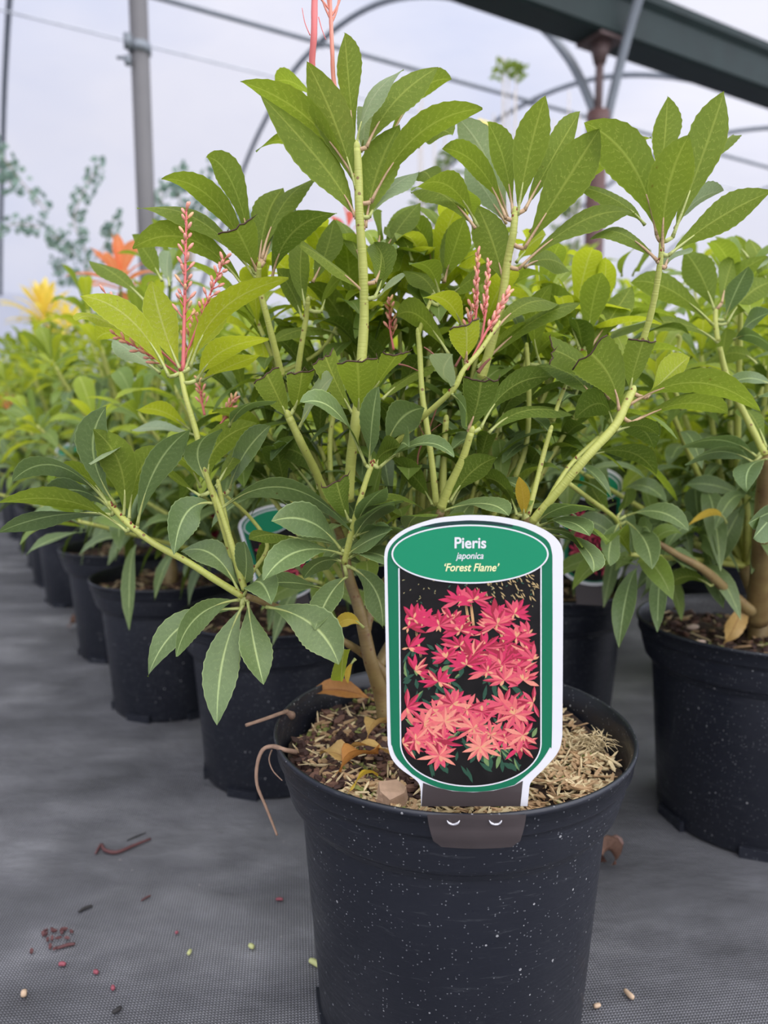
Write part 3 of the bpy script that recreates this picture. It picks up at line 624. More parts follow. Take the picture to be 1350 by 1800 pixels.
# region, base, mid, tip, visible width, depth cm, side(u under / t top), colour, cut
LV = """
A 738 1030 600 800 285 445 150 50 u g
A 730 830 500 550 195 388 115 51 u g
A 745 900 650 600 510 292 172 48 u g
A 740 710 708 380 690 158 108 52 u g
A 750 700 815 480 970 328 62 54 u p
A 770 720 785 610 785 505 100 55 u p
A 795 700 930 480 1135 320 135 50 u g
A 890 690 1040 440 1200 378 75 53 u g
A 790 1080 845 820 950 590 185 47 u g
A 815 960 1040 640 1345 515 118 51 u g
A 1040 700 1120 625 1200 640 45 55 u g
A 600 800 430 672 268 718 68 53 u g
A 640 560 470 405 365 392 48 56 u g
A 810 1030 900 900 1045 815 80 53 u p
A 1000 860 1060 815 1105 865 60 55 u g
A 270 1270 160 880 35 748 115 51 u g
A 275 1290 215 1160 145 1030 175 49 u g .8
A 285 1270 320 1040 400 890 150 52 u g
A 300 1230 400 970 565 840 85 54 u g
A 310 1240 370 1080 445 980 85 53 u p
A 345 1330 440 1110 655 1010 135 48 u d
A 790 1400 610 1240 480 1165 48 50 u g
A 540 1340 600 1200 640 1040 115 54 u g
A 835 1340 865 1240 850 1155 120 52 u d
A 1310 1085 1150 920 1005 915 105 49 u g
A 880 1200 950 1080 1050 960 95 57 u g
A 1110 1290 1070 1130 985 1030 90 58 u g
A 1310 1060 1280 950 1245 870 65 57 u g
A 1010 1240 960 1120 880 1075 95 57 u g
A 770 1260 720 1130 650 1040 80 57 u g
A 850 1160 860 1080 865 1005 52 58 u g
A 1165 1340 1205 1190 1262 1040 132 55 u g
B 435 580 478 350 538 140 115 50 u g
B 460 560 570 360 665 198 85 52 u g
B 460 700 610 460 735 262 155 48 u g
B 420 570 385 380 325 238 82 53 u g
B 400 590 320 370 215 222 125 57 u p
B 395 610 310 480 245 390 100 58 u p
B 395 590 290 400 160 335 75 51 u g
B 290 620 180 470 48 490 85 50 u g
B 388 835 345 680 288 545 130 50 u g
B 165 825 205 700 243 585 92 56 u g
B 440 775 670 600 865 570 82 49 u g
B 480 640 700 415 925 295 60 53 u g
B 460 770 550 740 628 785 75 55 u g
B 430 750 490 680 540 650 70 57 u y
B 945 650 850 390 678 240 150 50 u g
B 957 460 972 300 983 145 95 52 u g
B 965 710 985 480 1062 285 148 46 u g
B 1000 660 1115 350 1190 125 122 50 u g
B 1120 400 1180 320 1225 285 55 53 u g
B 985 725 1170 590 1365 490 112 48 u g
B 1010 625 1085 530 1187 488 46 51 u p
B 900 615 790 520 655 475 60 51 u g
B 945 745 800 640 700 665 58 49 u g
B 975 770 1000 720 1050 705 52 48 u p
B 688 1050 712 890 745 787 98 60 u g
B 700 1065 785 940 852 838 92 59 u g
B 660 1060 600 920 520 830 82 62 u g
B 345 1010 470 900 585 905 70 52 u g
B 320 1110 500 960 665 900 60 50 u g
B 290 1130 400 1030 472 1003 50 49 u g
B 240 1000 180 895 90 878 72 52 u y
B 245 1110 250 1030 240 900 108 47 u y .72
B 205 1200 165 1150 200 1085 80 47 t p
B 185 1085 80 950 -5 945 90 51 u g
B 805 1290 760 1150 640 1040 170 49 u g .8
B 845 1215 868 1120 915 980 98 49 u g .82
B 770 1250 660 1120 520 1060 88 52 u g .85
B 905 1245 990 1160 1062 1095 98 52 u y
B 840 1272 1090 1190 1325 1295 92 47 u g
B 850 1335 1050 1265 1205 1300 62 48 u g
B 255 1360 290 1260 305 1130 125 49 u d .82
B 300 1355 410 1210 562 1168 82 50 u d
B 330 1375 470 1290 637 1310 60 50 u d
B 720 1265 630 1160 505 1130 70 51 u d
G 540 465 470 330 330 410 130 48 u d
G 545 470 670 455 748 565 115 50 u d
G 550 470 680 445 772 500 52 53 u d
G 340 625 600 580 762 705 85 53 u d
G 58 940 60 830 35 715 78 47 u o
G 110 965 280 870 442 885 70 50 t d
G 130 975 290 950 412 1028 58 49 t d
G 320 990 430 985 503 1057 40 48 t d
G 150 990 300 1010 372 1087 48 50 t d
G 150 1010 370 1080 430 1218 60 49 t d
G 572 950 520 1060 512 1188 105 66 t b
G 600 950 700 1050 737 1200 130 65 t b
G 600 920 780 900 932 1000 90 66 t d
G 530 920 440 810 410 720 120 68 u d
G 560 920 600 850 600 780 60 69 u d
D 405 375 325 190 372 28 95 51 t b
D 430 415 420 240 325 108 112 50 u g
D 450 420 480 270 562 168 90 48 u g
D 470 215 390 185 315 232 42 49 t p
D 480 445 545 240 665 108 92 50 t b
D 385 380 200 235 42 290 58 52 t b
D 388 390 270 320 150 350 78 51 t b
D 378 375 290 270 188 305 70 48 u g
D 445 465 240 360 -10 368 60 47 u g
D 390 408 180 410 -12 472 56 50 t b
D 742 366 650 400 608 545 118 46 t d
D 700 340 610 280 515 212 24 47 u g
D 700 310 650 225 590 212 62 54 u g
D 735 310 690 180 775 108 92 52 t b
D 730 310 755 170 897 88 98 48 u g
D 755 310 825 190 882 108 62 50 u g
D 800 320 850 200 942 95 78 49 t b
D 800 100 860 25 965 12 42 49 t b
D 665 112 570 48 475 40 55 62 u y
D 690 130 560 105 455 112 36 62 t p
D 1100 330 950 165 860 175 50 58 u d
D 755 400 990 310 1228 462 78 47 t b
D 832 672 740 545 632 538 100 50 t b
D 848 660 860 580 850 500 68 51 t b
D 835 704 690 760 615 902 92 48 t b
D 842 733 640 790 516 972 86 49 t b
D 865 708 885 850 920 1000 115 46 t b
D 850 720 780 900 757 1142 132 45 t b
D 928 728 1090 790 1182 930 150 46 t b
D 848 690 900 640 948 718 80 48 t b
D 1200 545 1040 535 918 640 90 48 t b
D 1198 572 1120 570 1060 628 62 47 t b
D 1192 530 1080 430 948 430 108 50 t b
D 1150 670 1030 645 920 650 50 50 t b
D 1210 622 1150 690 1098 808 98 46 t b
D 1222 590 1310 670 1335 802 98 46 t b
D 1220 555 1300 540 1400 592 55 47 t b
D 1200 880 1195 920 1190 988 62 49 t y
D 925 645 930 560 995 500 84 53 u d
D 1060 500 960 475 870 492 40 52 u d
D 1215 425 1190 350 1165 250 95 48 u d .8
D 1215 545 1280 500 1370 462 62 49 t d
D 1235 490 1290 410 1375 365 60 50 t d
D 1250 440 1280 370 1350 310 62 51 t d
D 1268 800 1215 770 1165 808 50 49 t o
D 1240 910 1215 950 1215 995 22 51 u o
E 485 745 487 600 470 420 195 46 u g .78
E 455 745 380 600 300 400 112 49 u g .82
E 545 650 620 540 690 440 90 49 u g .85
E 150 770 95 650 20 500 140 49 u g .8
E 180 725 208 630 225 480 116 49 u g .78
E 200 820 290 660 365 575 60 52 t p
E 538 985 550 800 577 622 95 50 t d
E 522 992 380 740 208 700 50 48 t d
E 582 1005 780 890 942 952 45 46 t d
E 570 1000 600 940 690 905 100 47 u d
E 672 950 690 890 722 905 46 48 t d
E 620 905 690 770 802 722 150 54 t d
E 600 682 720 580 852 520 55 52 u g
E 920 1165 1020 1030 1145 955 110 54 u d
E 880 1210 1080 1175 1200 1235 58 53 t d
E 715 1310 760 1235 860 1230 78 48 t b
E 480 1270 620 1130 792 1205 58 50 u d
E 470 1290 590 1180 700 1165 55 51 t d
E 470 1330 600 1290 705 1300 68 49 t b
E 920 650 990 720 1000 810 55 51 t d
E 840 1180 760 1060 640 960 80 55 u d
E 930 1180 1010 1060 1120 1030 50 56 u d
E 1240 1230 1180 1100 1080 1050 60 55 u d
C 778 860 700 660 655 475 145 48 u y
C 730 890 560 640 345 540 130 49 u y
C 822 850 960 600 1245 465 105 48 u y
C 800 860 880 680 985 545 110 50 u y
C 850 905 960 780 1160 725 95 49 u y
C 870 905 980 850 1132 792 62 51 u y
C 640 760 430 640 330 650 32 52 u y
C 700 850 520 710 415 732 60 53 u y
C 690 875 580 790 490 730 80 55 u p
C 1100 440 920 130 697 38 95 50 u g
C 1095 455 860 215 592 165 75 51 u g
C 1070 530 830 300 572 335 108 54 u g
C 700 475 640 370 568 275 80 64 u g
C 630 570 500 450 385 390 70 64 u g
C 730 500 722 420 728 345 60 66 u p
H 180 580 155 380 170 190 120 54 u g
H 165 640 110 500 20 360 112 53 u g
H 370 740 200 700 5 770 62 55 u g
H 335 420 345 270 408 238 52 60 u y
H 270 605 320 480 402 400 50 54 u g
H 785 300 725 180 640 120 100 59 u g
H 910 375 850 200 755 70 112 58 u g
H 650 235 715 90 815 0 118 59 u g
H 970 165 900 50 818 8 58 61 u g
H 950 425 1010 250 1082 80 128 56 u g
H 575 525 625 350 570 215 130 51 u d
H 935 570 860 425 735 378 120 54 u g
H 940 505 880 360 768 335 100 56 u g
H 1000 525 1120 420 1300 330 90 55 u g
H 590 520 660 460 745 395 32 54 t p
H 560 600 650 500 735 465 88 58 u y
H 840 605 835 520 825 425 110 58 u d
J 20 1040 180 920 350 850 60 60 t p
J 170 540 190 430 258 350 50 75 u g
J 250 540 300 440 368 390 45 75 u g
K 640 700 600 560 540 500 40 60 u g
K 560 690 530 600 480 560 36 60 u g
K 700 640 720 580 690 520 36 60 u g
K 950 640 940 560 970 500 38 60 u g
K 1010 700 1040 620 1060 570 36 60 u g
K 880 760 900 700 960 670 34 58 u d
K 560 860 530 800 470 790 38 57 u d
K 480 860 440 820 400 830 32 60 u d
"""
LVR = """
B 1155 925 1105 800 1045 710 112 66 u g
B 1180 900 1200 810 1226 725 66 67 u g
B 1145 975 990 850 848 822 88 66 u g
B 1200 975 1275 870 1370 820 112 63 u g
B 1190 960 1235 850 1280 765 70 68 t b
J 835 1005 560 870 225 905 90 66 u g
J 875 1130 890 1020 905 910 125 64 u g
J 960 990 1100 960 1250 1070 110 63 t b
J 1010 975 1060 880 1230 790 95 65 t b
J 1200 650 1140 420 1065 280 105 70 u g
J 1060 415 960 310 828 262 60 71 u g
J 960 620 1100 480 1210 400 90 69 t p
J 1240 1320 1080 1260 915 1308 92 62 t b
J 1100 1400 1230 1360 1300 1400 90 61 t b
G 1290 610 1100 520 875 570 80 64 t b
G 1270 640 1100 580 910 650 75 63 t d
G 1370 620 1260 660 1240 795 100 60 t b
G 1420 880 1340 910 1245 960 95 58 t b
G 1400 900 1330 970 1275 1035 110 58 t b
G 1060 1225 930 1160 830 1110 90 66 t d
G 1050 1290 920 1240 810 1310 85 68 u d
G 1340 560 1270 400 1200 350 90 68 u d
G 1130 960 1060 900 930 970 40 70 u o
K 1330 640 1290 620 1240 640 30 66 u g
K 1320 560 1290 500 1350 450 40 70 u g
"""
STEMPTS = []
def pix(p):
    v = p-CAM; z = v.y*CP-v.z*SP; return 675+F*v.x/z, 900-F*(v.y*SP+v.z*CP)/z
def snap(x, y, lim=27):
    best = None
    for q, px_, py_ in STEMPTS:
        d = math.hypot(px_-x, (py_-y)*.75) if py_ < y else math.hypot(px_-x, py_-y)
        if best is None or d < best[0]: best = (d, q)
    return best[1] if best and best[0] < lim else None
def trace(text):
    out = []
    for ln in text.strip().splitlines():
        p = ln.split(); ox, oy, k = REG[p[0]]; n = [float(x) for x in p[1:9]]; side, mt = p[9], p[10]; cut = float(p[11]) if len(p) > 11 else None
        bx, by, mx, my, tx, ty = [(v/k+(ox if i % 2 == 0 else oy)) for i, v in enumerate(n[:6])]
        w_ = n[6]/k; d = n[7]/100
        z = d*.97; plen = (math.hypot(mx-bx, my-by)+math.hypot(tx-mx, ty-my))*z/F
        want = .088 if mt != 'o' else plen
        dz = math.sqrt(max(0, want*want-plen*plen))*.65 if plen < want else 0
        dz = min(dz, .038)*(1 if side == 'u' else -1)*(1 if R.random() < .8 else -.6)
        if d < .47: dz = max(dz, -.01)
        if cut: dz = -.010
        sn = snap(bx, by)
        dbase = d+.012
        if sn is not None and abs(sn.y-dbase) < .06: dbase = sn.y; pet0 = sn
        else: pet0 = None
        if pet0 is not None and not cut: shift = dbase-(d+.012); d = d+shift*.5
        p0 = at(bx, by, dbase); p2 = at(tx, ty, d+dz); pm = at(mx, my, dbase+(d+dz-dbase)*.45)
        real = w_*z/F; expw = max(.24*max(plen, want), real) if mt != 'o' else real
        roll = math.acos(min(1, max(.30, real/expw)))*R.choice([-1, 1])
        T = (p2-p0).normalized(); view = (pm-CAM).normalized(); S = T.cross(view).normalized()
        S2 = S*math.cos(roll)+T.cross(S)*math.sin(roll)
        N = S2.cross(T); N = N if N.dot(view) < 0 else -N
        topn = N if side == 't' else -N
        out.append((plen*real, p0, pm, p2, min(expw, real/max(.3, math.cos(roll))), S2, topn, MI[mt], cut, 9 if (p[0] in 'AB' and R.random() < .7) else 10, pet0))
    return out
def build_leaves(items, parent, maxn):
    items = sorted(items, key=lambda q: -q[0]); rest = MB()
    for i, (ar, p0, pm, p2, wd, S, tn, m, cut, pm_, pet0) in enumerate(items):
        mb = MB() if i < maxn else rest
        leaf(mb, p0, pm, p2, wd, S, tn, m, seg=26, cross=8, cut=cut, cutm=(5 if p0.z < .60 else None), wave=.045, fold=.16, petm=pm_)
        if pet0 is not None and (pet0-p0).length > .001: tube(mb, [pet0, pet0.lerp(p0, .5)-V((0, 0, .0006)), p0], [.0016, .0015, .0014], 6, pm_)
        if R.random() < .6 and m != 4 and pet0 is not None: ellipsoid(rest, pet0+V((R.uniform(-.001, .001), -.0012, .0015)), V((R.uniform(-.5, .5), -.3, 1)), .0016, .0008, 11, 5, 4)
        if i < maxn:
            o = mb.build('leaf', LMATS, parent, p0)
            if cut: o['label'] = 'clipped leaf with a dry brown torn edge'
            elif m == 4: o['label'] = 'yellowed leaf'
            elif m == 2: o['label'] = 'young yellow-green leaf'
    return rest
def stem_px(mb, pts, w0, w1, m=0, sub=5, n=10):
    P3 = spline([at(x, y, d/100) for x, y, d in pts], sub); N = len(P3)
    rad = [(w0+(w1-w0)*i/(N-1))*.5*depth(P3[i])/F*(1+.05*R.uniform(-1, 1)) for i in range(N)]
    tube(mb, P3, rad, n, m); return P3

def whorl(mb, c, ax, n, Ln, W, e0, e1, mi, seg=6, cross=2, rr=R, droop=.25):
    ax = V(ax).normalized(); u = ax.orthogonal().normalized(); v = ax.cross(u); ph = rr.random()*6
    for k in range(n):
        an = ph+k*2.4; f = k/max(1, n-1); el = math.radians(e0+(e1-e0)*f+rr.uniform(-10, 10))
        rad = u*math.cos(an)+v*math.sin(an); d = ax*math.sin(el)+rad*math.cos(el); ln = Ln*rr.uniform(.75, 1.1)
        b = c-ax*(.02*(1-f)); tip = b+d*ln*.95-V((0, 0, 1))*droop*ln*rr.uniform(.3, 1.3); mid = b+d*ln*.5+ax*ln*.05
        S = d.cross(ax)
        if S.length < .1: S = d.cross(u)
        S.normalize(); topn = S.cross(d); topn = topn if topn.dot(ax) > 0 else -topn
        m = mi if isinstance(mi, int) else rr.choice(mi)
        leaf(mb, b, mid, tip, W*rr.uniform(.85, 1.15)*ln/Ln, S, topn, m, seg=seg, cross=cross, wave=.05, fold=.25, rr=rr)

MX = V((.051, .531, 0))
mp_ = empty('potted_shrub', MX, 'large sharp leafy pieris in the foremost black pot, bearing the big picture tag', 'potted plant')
def offs(mb, o):
    m2 = MB(); m2.merge(mb); m2.v = [V(p)+o for p in mb.v]; return m2
offs(POTMB, MX).build('pot', POT, mp_)
so = offs(soil_mb(), MX).build('compost', SOIL, mp_)
c_ = offs(chips_mb(4200, True, .78), MX).build('bark_chips', CHIPS, so); c_['kind'] = 'stuff'
# trunk and branches
mb = MB()
stem_px(mb, [(676, 1262, 57), (668, 1215, 57), (652, 1165, 56), (640, 1110, 56), (628, 1060, 56), (612, 1010, 57), (604, 960, 57)], 28, 17, n=14)
stem_px(mb, [(690, 1225, 58), (672, 1180, 57.5), (640, 1150, 57), (600, 1125, 56)], 22, 12)
stem_px(mb, [(640, 1110, 56.5), (655, 1060, 58), (690, 1010, 60), (740, 960, 58), (775, 900, 55)], 24, 14)
stem_px(mb, [(660, 1180, 58), (720, 1080, 60), (800, 1000, 58), (880, 950, 54), (935, 915, 50)], 22, 15)
stem_px(mb, [(600, 1125, 56), (540, 1090, 54), (480, 1065, 51), (432, 1048, 49)], 14, 12)
stem_px(mb, [(604, 960, 57), (590, 920, 56), (577, 885, 54)], 16, 13)
mb.build('trunk', WOOD, mp_)
def br(pts, w0, w1): 
    mb = MB(); P3 = stem_px(mb, pts, w0, w1)
    for q in spline(P3, 2): STEMPTS.append((q, *pix(q)))
    T = (P3[-1]-P3[-2]).normalized(); r_ = w1*.5*depth(P3[-1])/F; ellipsoid(mb, P3[-1]+T*r_*.3, T, r_*1.8, r_*.98, 0, 10, 6)
    return mb.build('branch', STEM, mp_)
br([(612, 880, 52), (618, 800, 51), (627, 730, 50), (634, 650, 51), (640, 560, 51), (638, 470, 50.5), (632, 380, 50), (630, 310, 50), (627, 262, 50)], 20, 15)
br([(577, 885, 54), (555, 830, 52), (530, 780, 50), (508, 733, 49.5)], 16, 14)
br([(495, 660, 54), (485, 620, 53), (470, 560, 52), (455, 500, 51.5), (455, 470, 51)], 13, 10)
br([(520, 680, 56), (528, 620, 55), (538, 560, 54.5), (541, 530, 54)], 11, 9)
br([(410, 985, 50), (395, 935, 49.5), (378, 880, 49), (358, 820, 48.5), (345, 760, 48.5), (327, 700, 48.5), (318, 655, 49)], 12, 9)
br([(426, 1048, 49), (380, 1020, 48.5), (330, 988, 48), (270, 955, 48), (225, 920, 48), (196, 888, 49)], 13, 11)
br([(430, 1036, 49), (420, 1000, 49), (402, 940, 49), (385, 890, 49), (372, 858, 49)], 12, 9)
br([(430, 1038, 49.5), (415, 990, 49.5), (398, 920, 49.5), (390, 880, 50), (384, 850, 50)], 11, 8)
br([(605, 990, 49), (617, 940, 48.5), (630, 890, 48), (645, 840, 48), (655, 815, 48)], 12, 9)
br([(690, 785, 51), (730, 745, 49.5), (770, 710, 48.5), (800, 680, 48), (815, 650, 48), (845, 615, 48.5), (875, 570, 49)], 11, 8)
br([(775, 893, 51), (790, 855, 50.5), (812, 810, 50), (828, 760, 49.5)], 17, 12)
br([(767, 888, 52), (760, 820, 52), (752, 760, 52), (742, 690, 52.5), (738, 620, 53), (735, 585, 53)], 12, 9)
br([(846, 665, 52), (862, 610, 51.5), (880, 540, 51), (892, 460, 50.5), (902, 410, 50), (905, 375, 50)], 17, 12)
br([(935, 918, 49), (975, 870, 48.5), (1030, 805, 48), (1080, 750, 48.5), (1098, 715, 49), (1110, 690, 49.5)], 16, 15)
br([(1128, 605, 50), (1142, 560, 49.5), (1153, 510, 49), (1162, 450, 48.5), (1163, 425, 48.5)], 12, 9)
br([(928, 905, 51), (940, 860, 51.5), (955, 800, 52), (968, 755, 52)], 10, 8)
br([(972, 740, 53), (985, 700, 54), (1000, 665, 55), (1022, 620, 59)], 8, 6)
br([(778, 880, 56), (780, 800, 56), (784, 740, 56)], 13, 11)
br([(905, 840, 58), (925, 780, 58), (930, 700, 58), (926, 610, 58)], 10, 8)
br([(960, 885, 52), (1000, 820, 54), (1050, 770, 58)], 9, 7)
br([(1000, 850, 55), (1040, 880, 60), (1080, 910, 65), (1090, 930, 66)], 9, 8)
br([(480, 660, 58), (560, 620, 60), (600, 560, 60)], 8, 6)
br([(582, 850, 57), (580, 780, 57), (588, 720, 57), (600, 670, 57)], 10, 8)
br([(440, 1010, 54), (470, 960, 55), (440, 910, 55), (395, 870, 53)], 8, 6)
br([(735, 588, 53), (745, 560, 54), (760, 520, 55)], 9, 6)
# leaves
items = trace(LV)
rest = build_leaves(items, mp_, 100)
# shaded inner shoots behind the traced ones
RI = random.Random(11)
inner = [(560, 700, 60), (470, 760, 62), (430, 700, 64), (620, 560, 62), (700, 520, 63), (760, 500, 62), (820, 500, 64), (850, 560, 62), (700, 700, 60), (650, 640, 61), (930, 620, 62), (1000, 600, 62), (950, 540, 66), (1010, 560, 66), (1030, 700, 60), (880, 740, 60), (720, 820, 59), (840, 840, 58), (560, 780, 60), (500, 860, 60), (690, 900, 58), (880, 880, 57), (590, 530, 63), (540, 500, 64), (680, 500, 64), (790, 470, 66), (640, 960, 56), (450, 560, 62), (740, 640, 64), (1060, 560, 66), (980, 780, 62), (820, 700, 64),
         (480, 640, 64), (600, 620, 66), (780, 580, 66), (880, 660, 66), (1070, 640, 64), (640, 780, 64), (760, 760, 66), (930, 820, 62), (1060, 760, 66), (420, 800, 64)]
mbs = MB()
for x, y, d in inner:
    c = at(x, y, d/100); hub = V((MX.x*.5, .62, .26)); ax = (c-hub).normalized()*.6+V((0, 0, 1))
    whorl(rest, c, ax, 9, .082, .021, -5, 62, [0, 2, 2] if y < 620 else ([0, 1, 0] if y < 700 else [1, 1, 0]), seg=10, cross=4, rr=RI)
    P3 = spline([hub.lerp(c, .45)+V((0, 0, -.02)), hub.lerp(c, .7)-V((0, 0, .01)), c], 4); tube(mbs, P3, [.0030-.0012*i/(len(P3)-1) for i in range(len(P3))], 6)
o = rest.build('foliage', LMATS, mp_); o['kind'] = 'stuff'
mbs.build('inner_twigs', STEM, mp_)
# bark flakes and leaf scars at the nodes
def spike(px, py, d, tx, ty, nb, sp=1.0, peach=.2, top=.3, rt=3.2, bl=.0029, parent=None, w0=5):
    a = at(px, py, d/100); b = at(tx, ty, d/100); mid = a.lerp(b, .5)+V((R.uniform(-.002, .002), 0, 0)); P3 = spline([a, mid, b], 6)
    k = depth(a)/F; mb = MB(); tube(mb, P3, [w0*.5*k*(1-.65*i/(len(P3)-1)) for i in range(len(P3))], 6)
    bb = MB(); T = (b-a); Ln = T.length; T.normalize(); u = T.orthogonal().normalized(); v = T.cross(u)
    for i in range(nb):
        f = top+(1-top)*(i/(nb-1)); p = a+(b-a)*f if f > .5 else a.lerp(b, f)
        an = i*2.4; rad = u*math.cos(an)+v*math.sin(an); dd = (T*.9+rad*.6*sp).normalized(); ped = (.0012+.0075*(1-f)**1.1*R.uniform(.5, 1.1))*sp
        q = p+dd*ped; tube(mb, [p, q], [.0005, .0004], 4); ellipsoid(bb, q+dd*bl*.8, dd, bl*R.uniform(.75, 1.15), bl*.40, 1 if R.random() < peach else 0)
    o = mb.build('flower_spike', PINKS, parent or mp_, a); bo = bb.build('flower_buds', [BUD, BUDO], o, a); bo['kind'] = 'stuff'
    return o
spike(322, 655, 49, 328, 365, 30, 1.2, .25, .3, w0=8)
spike(322, 640, 50, 395, 455, 24, 1.3, .2, .35)
spike(318, 640, 52, 350, 560, 14, 1.4, .4, .3)
spike(318, 650, 53, 185, 515, 16, 1.0, .2, .3)
spike(318, 660, 51, 205, 590, 12, 1.0, .1, .3)
spike(832, 600, 51, 840, 445, 22, .55, .1, .30, bl=.0026)
spike(846, 600, 50, 859, 465, 20, .55, .1, .30, bl=.0026)
spike(820, 650, 49, 893, 515, 20, .6, .1, .5, w0=7)
spike(822, 610, 52, 828, 540, 10, .9, .3, .3)
spike(692, 615, 57, 685, 530, 14, 1.0, .3, .3)
spike(385, 750, 58, 412, 700, 12, 1.0, .3, .2)
spike(360, 730, 60, 350, 670, 10, 1.0, .3, .2)
# tall pink stalks of the top shoot, running out of the top of the frame
mb = MB(); stem_px(mb, [(626, 262, 50), (600, 225, 51.5), (562, 165, 52), (549, 118, 51.5), (552, 60, 51), (553, 0, 51), (556, -60, 51)], 10, 12)
stem_px(mb, [(545, 62, 51), (536, 40, 51), (531, 14, 51)], 2, 1.2); stem_px(mb, [(560, 30, 51), (566, 52, 51), (573, 70, 51)], 2, 1.2)
mb.build('flower_spike', PINKS, mp_)
mb = MB(); stem_px(mb, [(627, 262, 50.3), (608, 215, 52), (588, 150, 52.5), (584, 90, 52), (582, 40, 52), (580, 0, 52), (578, -60, 52)], 8, 7)
for q in ([(582, 36, 52), (571, 12, 52), (560, -20, 52)], [(583, 28, 52), (596, 4, 52), (604, -30, 52)], [(583, 40, 52), (592, 18, 52), (598, -20, 52)], [(582, 30, 52), (576, 0, 52), (572, -40, 52)], [(582, 20, 52), (564, -2, 52), (550, -20, 52)]): stem_px(mb, q, 4, 3)
mb.build('flower_spike', simple('flower_stalk_rose', (.72, .28, .20), .5, .25), mp_)
# old twiggy raceme and thin dead roots over the rim
mb = MB(); stem_px(mb, [(735, 860, 55), (735, 800, 55), (752, 760, 54.5), (772, 705, 54)], 3, 2.5); stem_px(mb, [(748, 770, 54.6), (730, 735, 54.6)], 1.6, 1); stem_px(mb, [(752, 762, 54.6), (775, 745, 54.6)], 1.6, 1)
for x, y, tx, ty, w_ in ((800, 645, 822, 610, 5), (840, 655, 862, 630, 8), (700, 640, 735, 652, 4), (770, 632, 745, 610, 5)): stem_px(mb, [(x, y, 50), ((x+tx)/2, (y+ty)/2-2, 50), (tx, ty, 50)], w_, w_*.4)
mb.build('dead_twig', simple('twig_brown', (.22, .08, .05), .7, .3), mp_)
ROOT = simple('root_tan', (.30, .19, .13), .8, .4, 200)
mb = MB(); rp = on_pot(492, 1318, .001)
stem_px(mb, [(520, 1322, 50), (500, 1318, 48.5), (480, 1312, 49), (462, 1318, 49), (452, 1345, 49), (452, 1380, 49), (466, 1415, 49), (478, 1445, 49), (487, 1468, 49)], 9, 4)
mb.build('hanging_root', ROOT, mp_)
mb = MB(); stem_px(mb, [(505, 1250, 55), (490, 1255, 54), (465, 1264, 53), (432, 1275, 52)], 7, 6); stem_px(mb, [(512, 1258, 56), (500, 1250, 55)], 16, 6)
mb.build('hanging_root', ROOT, mp_)
mb = MB(); stem_px(mb, [(478, 1318, 50), (473, 1335, 49.5), (480, 1355, 49), (496, 1372, 48)], 3, 2); mb.build('hanging_root', ROOT, mp_)

# ---------------------------------------------------------------- things lying on the compost of the front pot
SZ = .215
def lying_leaf(px, py, tx, ty, w_, mats, mi, label, z0=SZ, lift=.012, curl=.0):
    a = ground(px, py, z0+.004); b = ground(tx, ty, z0+.006); m = (a+b)*.5+V((0, 0, lift)); T = (b-a).normalized(); S = T.cross(V((0, 0, 1))).normalized()
    S = (S+V((0, 0, curl))).normalized(); mb = MB(); leaf(mb, a, m, b, w_, S, V((0, 0, 1)), mi, seg=18, cross=6, wave=.18, fold=.5)
    return tag(mb.build('dead_leaf', mats, None, a), label, 'dead leaf', 'dead leaves on the front pot')
ORG = leaf_mat('leaf_dry_orange', (.55, .25, .07), (.55, .25, .07), (.35, .12, .04), (.4, .15, .05), (.5, .2, .03), tw=.2)
TANL = leaf_mat('leaf_dry_tan', (.58, .38, .14), (.58, .38, .14), (.40, .22, .08), (.4, .2, .08), (.5, .25, .05), tw=.2)
lying_leaf(665, 1236, 535, 1222, .016, [ORG], 0, 'long curled brown dead leaf behind the stem base on the front pot', lift=.008, curl=.8)
lying_leaf(640, 1305, 690, 1268, .020, [TANL], 0, 'tan dead leaf half hidden by the left edge of the big tag', lift=.006, curl=.5)
lying_leaf(620, 1343, 562, 1325, .016, [TANL], 0, 'smaller flat orange-yellow dead leaf, left of the folded brown one', lift=.004, curl=.2)
lying_leaf(590, 1362, 665, 1325, .022, [ORG], 0, 'folded orange-brown dead leaf in the middle of the front compost', lift=.006, curl=.4)
lying_leaf(602, 1322, 688, 1328, .010, [TANL], 0, 'narrow yellow dead leaf pointing at the big tag', lift=.006, curl=.3)
lying_leaf(612, 1396, 665, 1362, .007, [LO], 0, 'thin yellow-green withered leaf nearest the front rim', lift=.006, curl=.5)
mb = MB(); q = ground(690, 1398, SZ+.006); chip(mb, q, .013, .009, .006, 0, .3)
tag(mb.build('bark_chunk', simple('chunk_tan', (.40, .26, .17), .7, .25, 200, bump=.6), None, q), 'large pinkish tan bark chunk beside the tag stem', 'bark chunk')
mb = MB(); q = ground(1040, 1300, SZ)
for i in range(120):
    an = R.uniform(0, 6.3); r = R.uniform(.0, .010); p = q+V((math.cos(an)*r*1.3, math.sin(an)*r, R.uniform(-.006, .003))); d = V((R.uniform(-1, 1), R.uniform(-1, 1), R.uniform(-.3, .25))).normalized()
    tube(mb, [p, p+d*.006+V((0, 0, .002)), p+d*.012], [.0004, .0004, .0002], 4)
tag(mb.build('root_tuft', CHIPS[3], None, q), 'straw-coloured fibrous root tuft on the compost right of the tag', 'root tuft', kind=None)

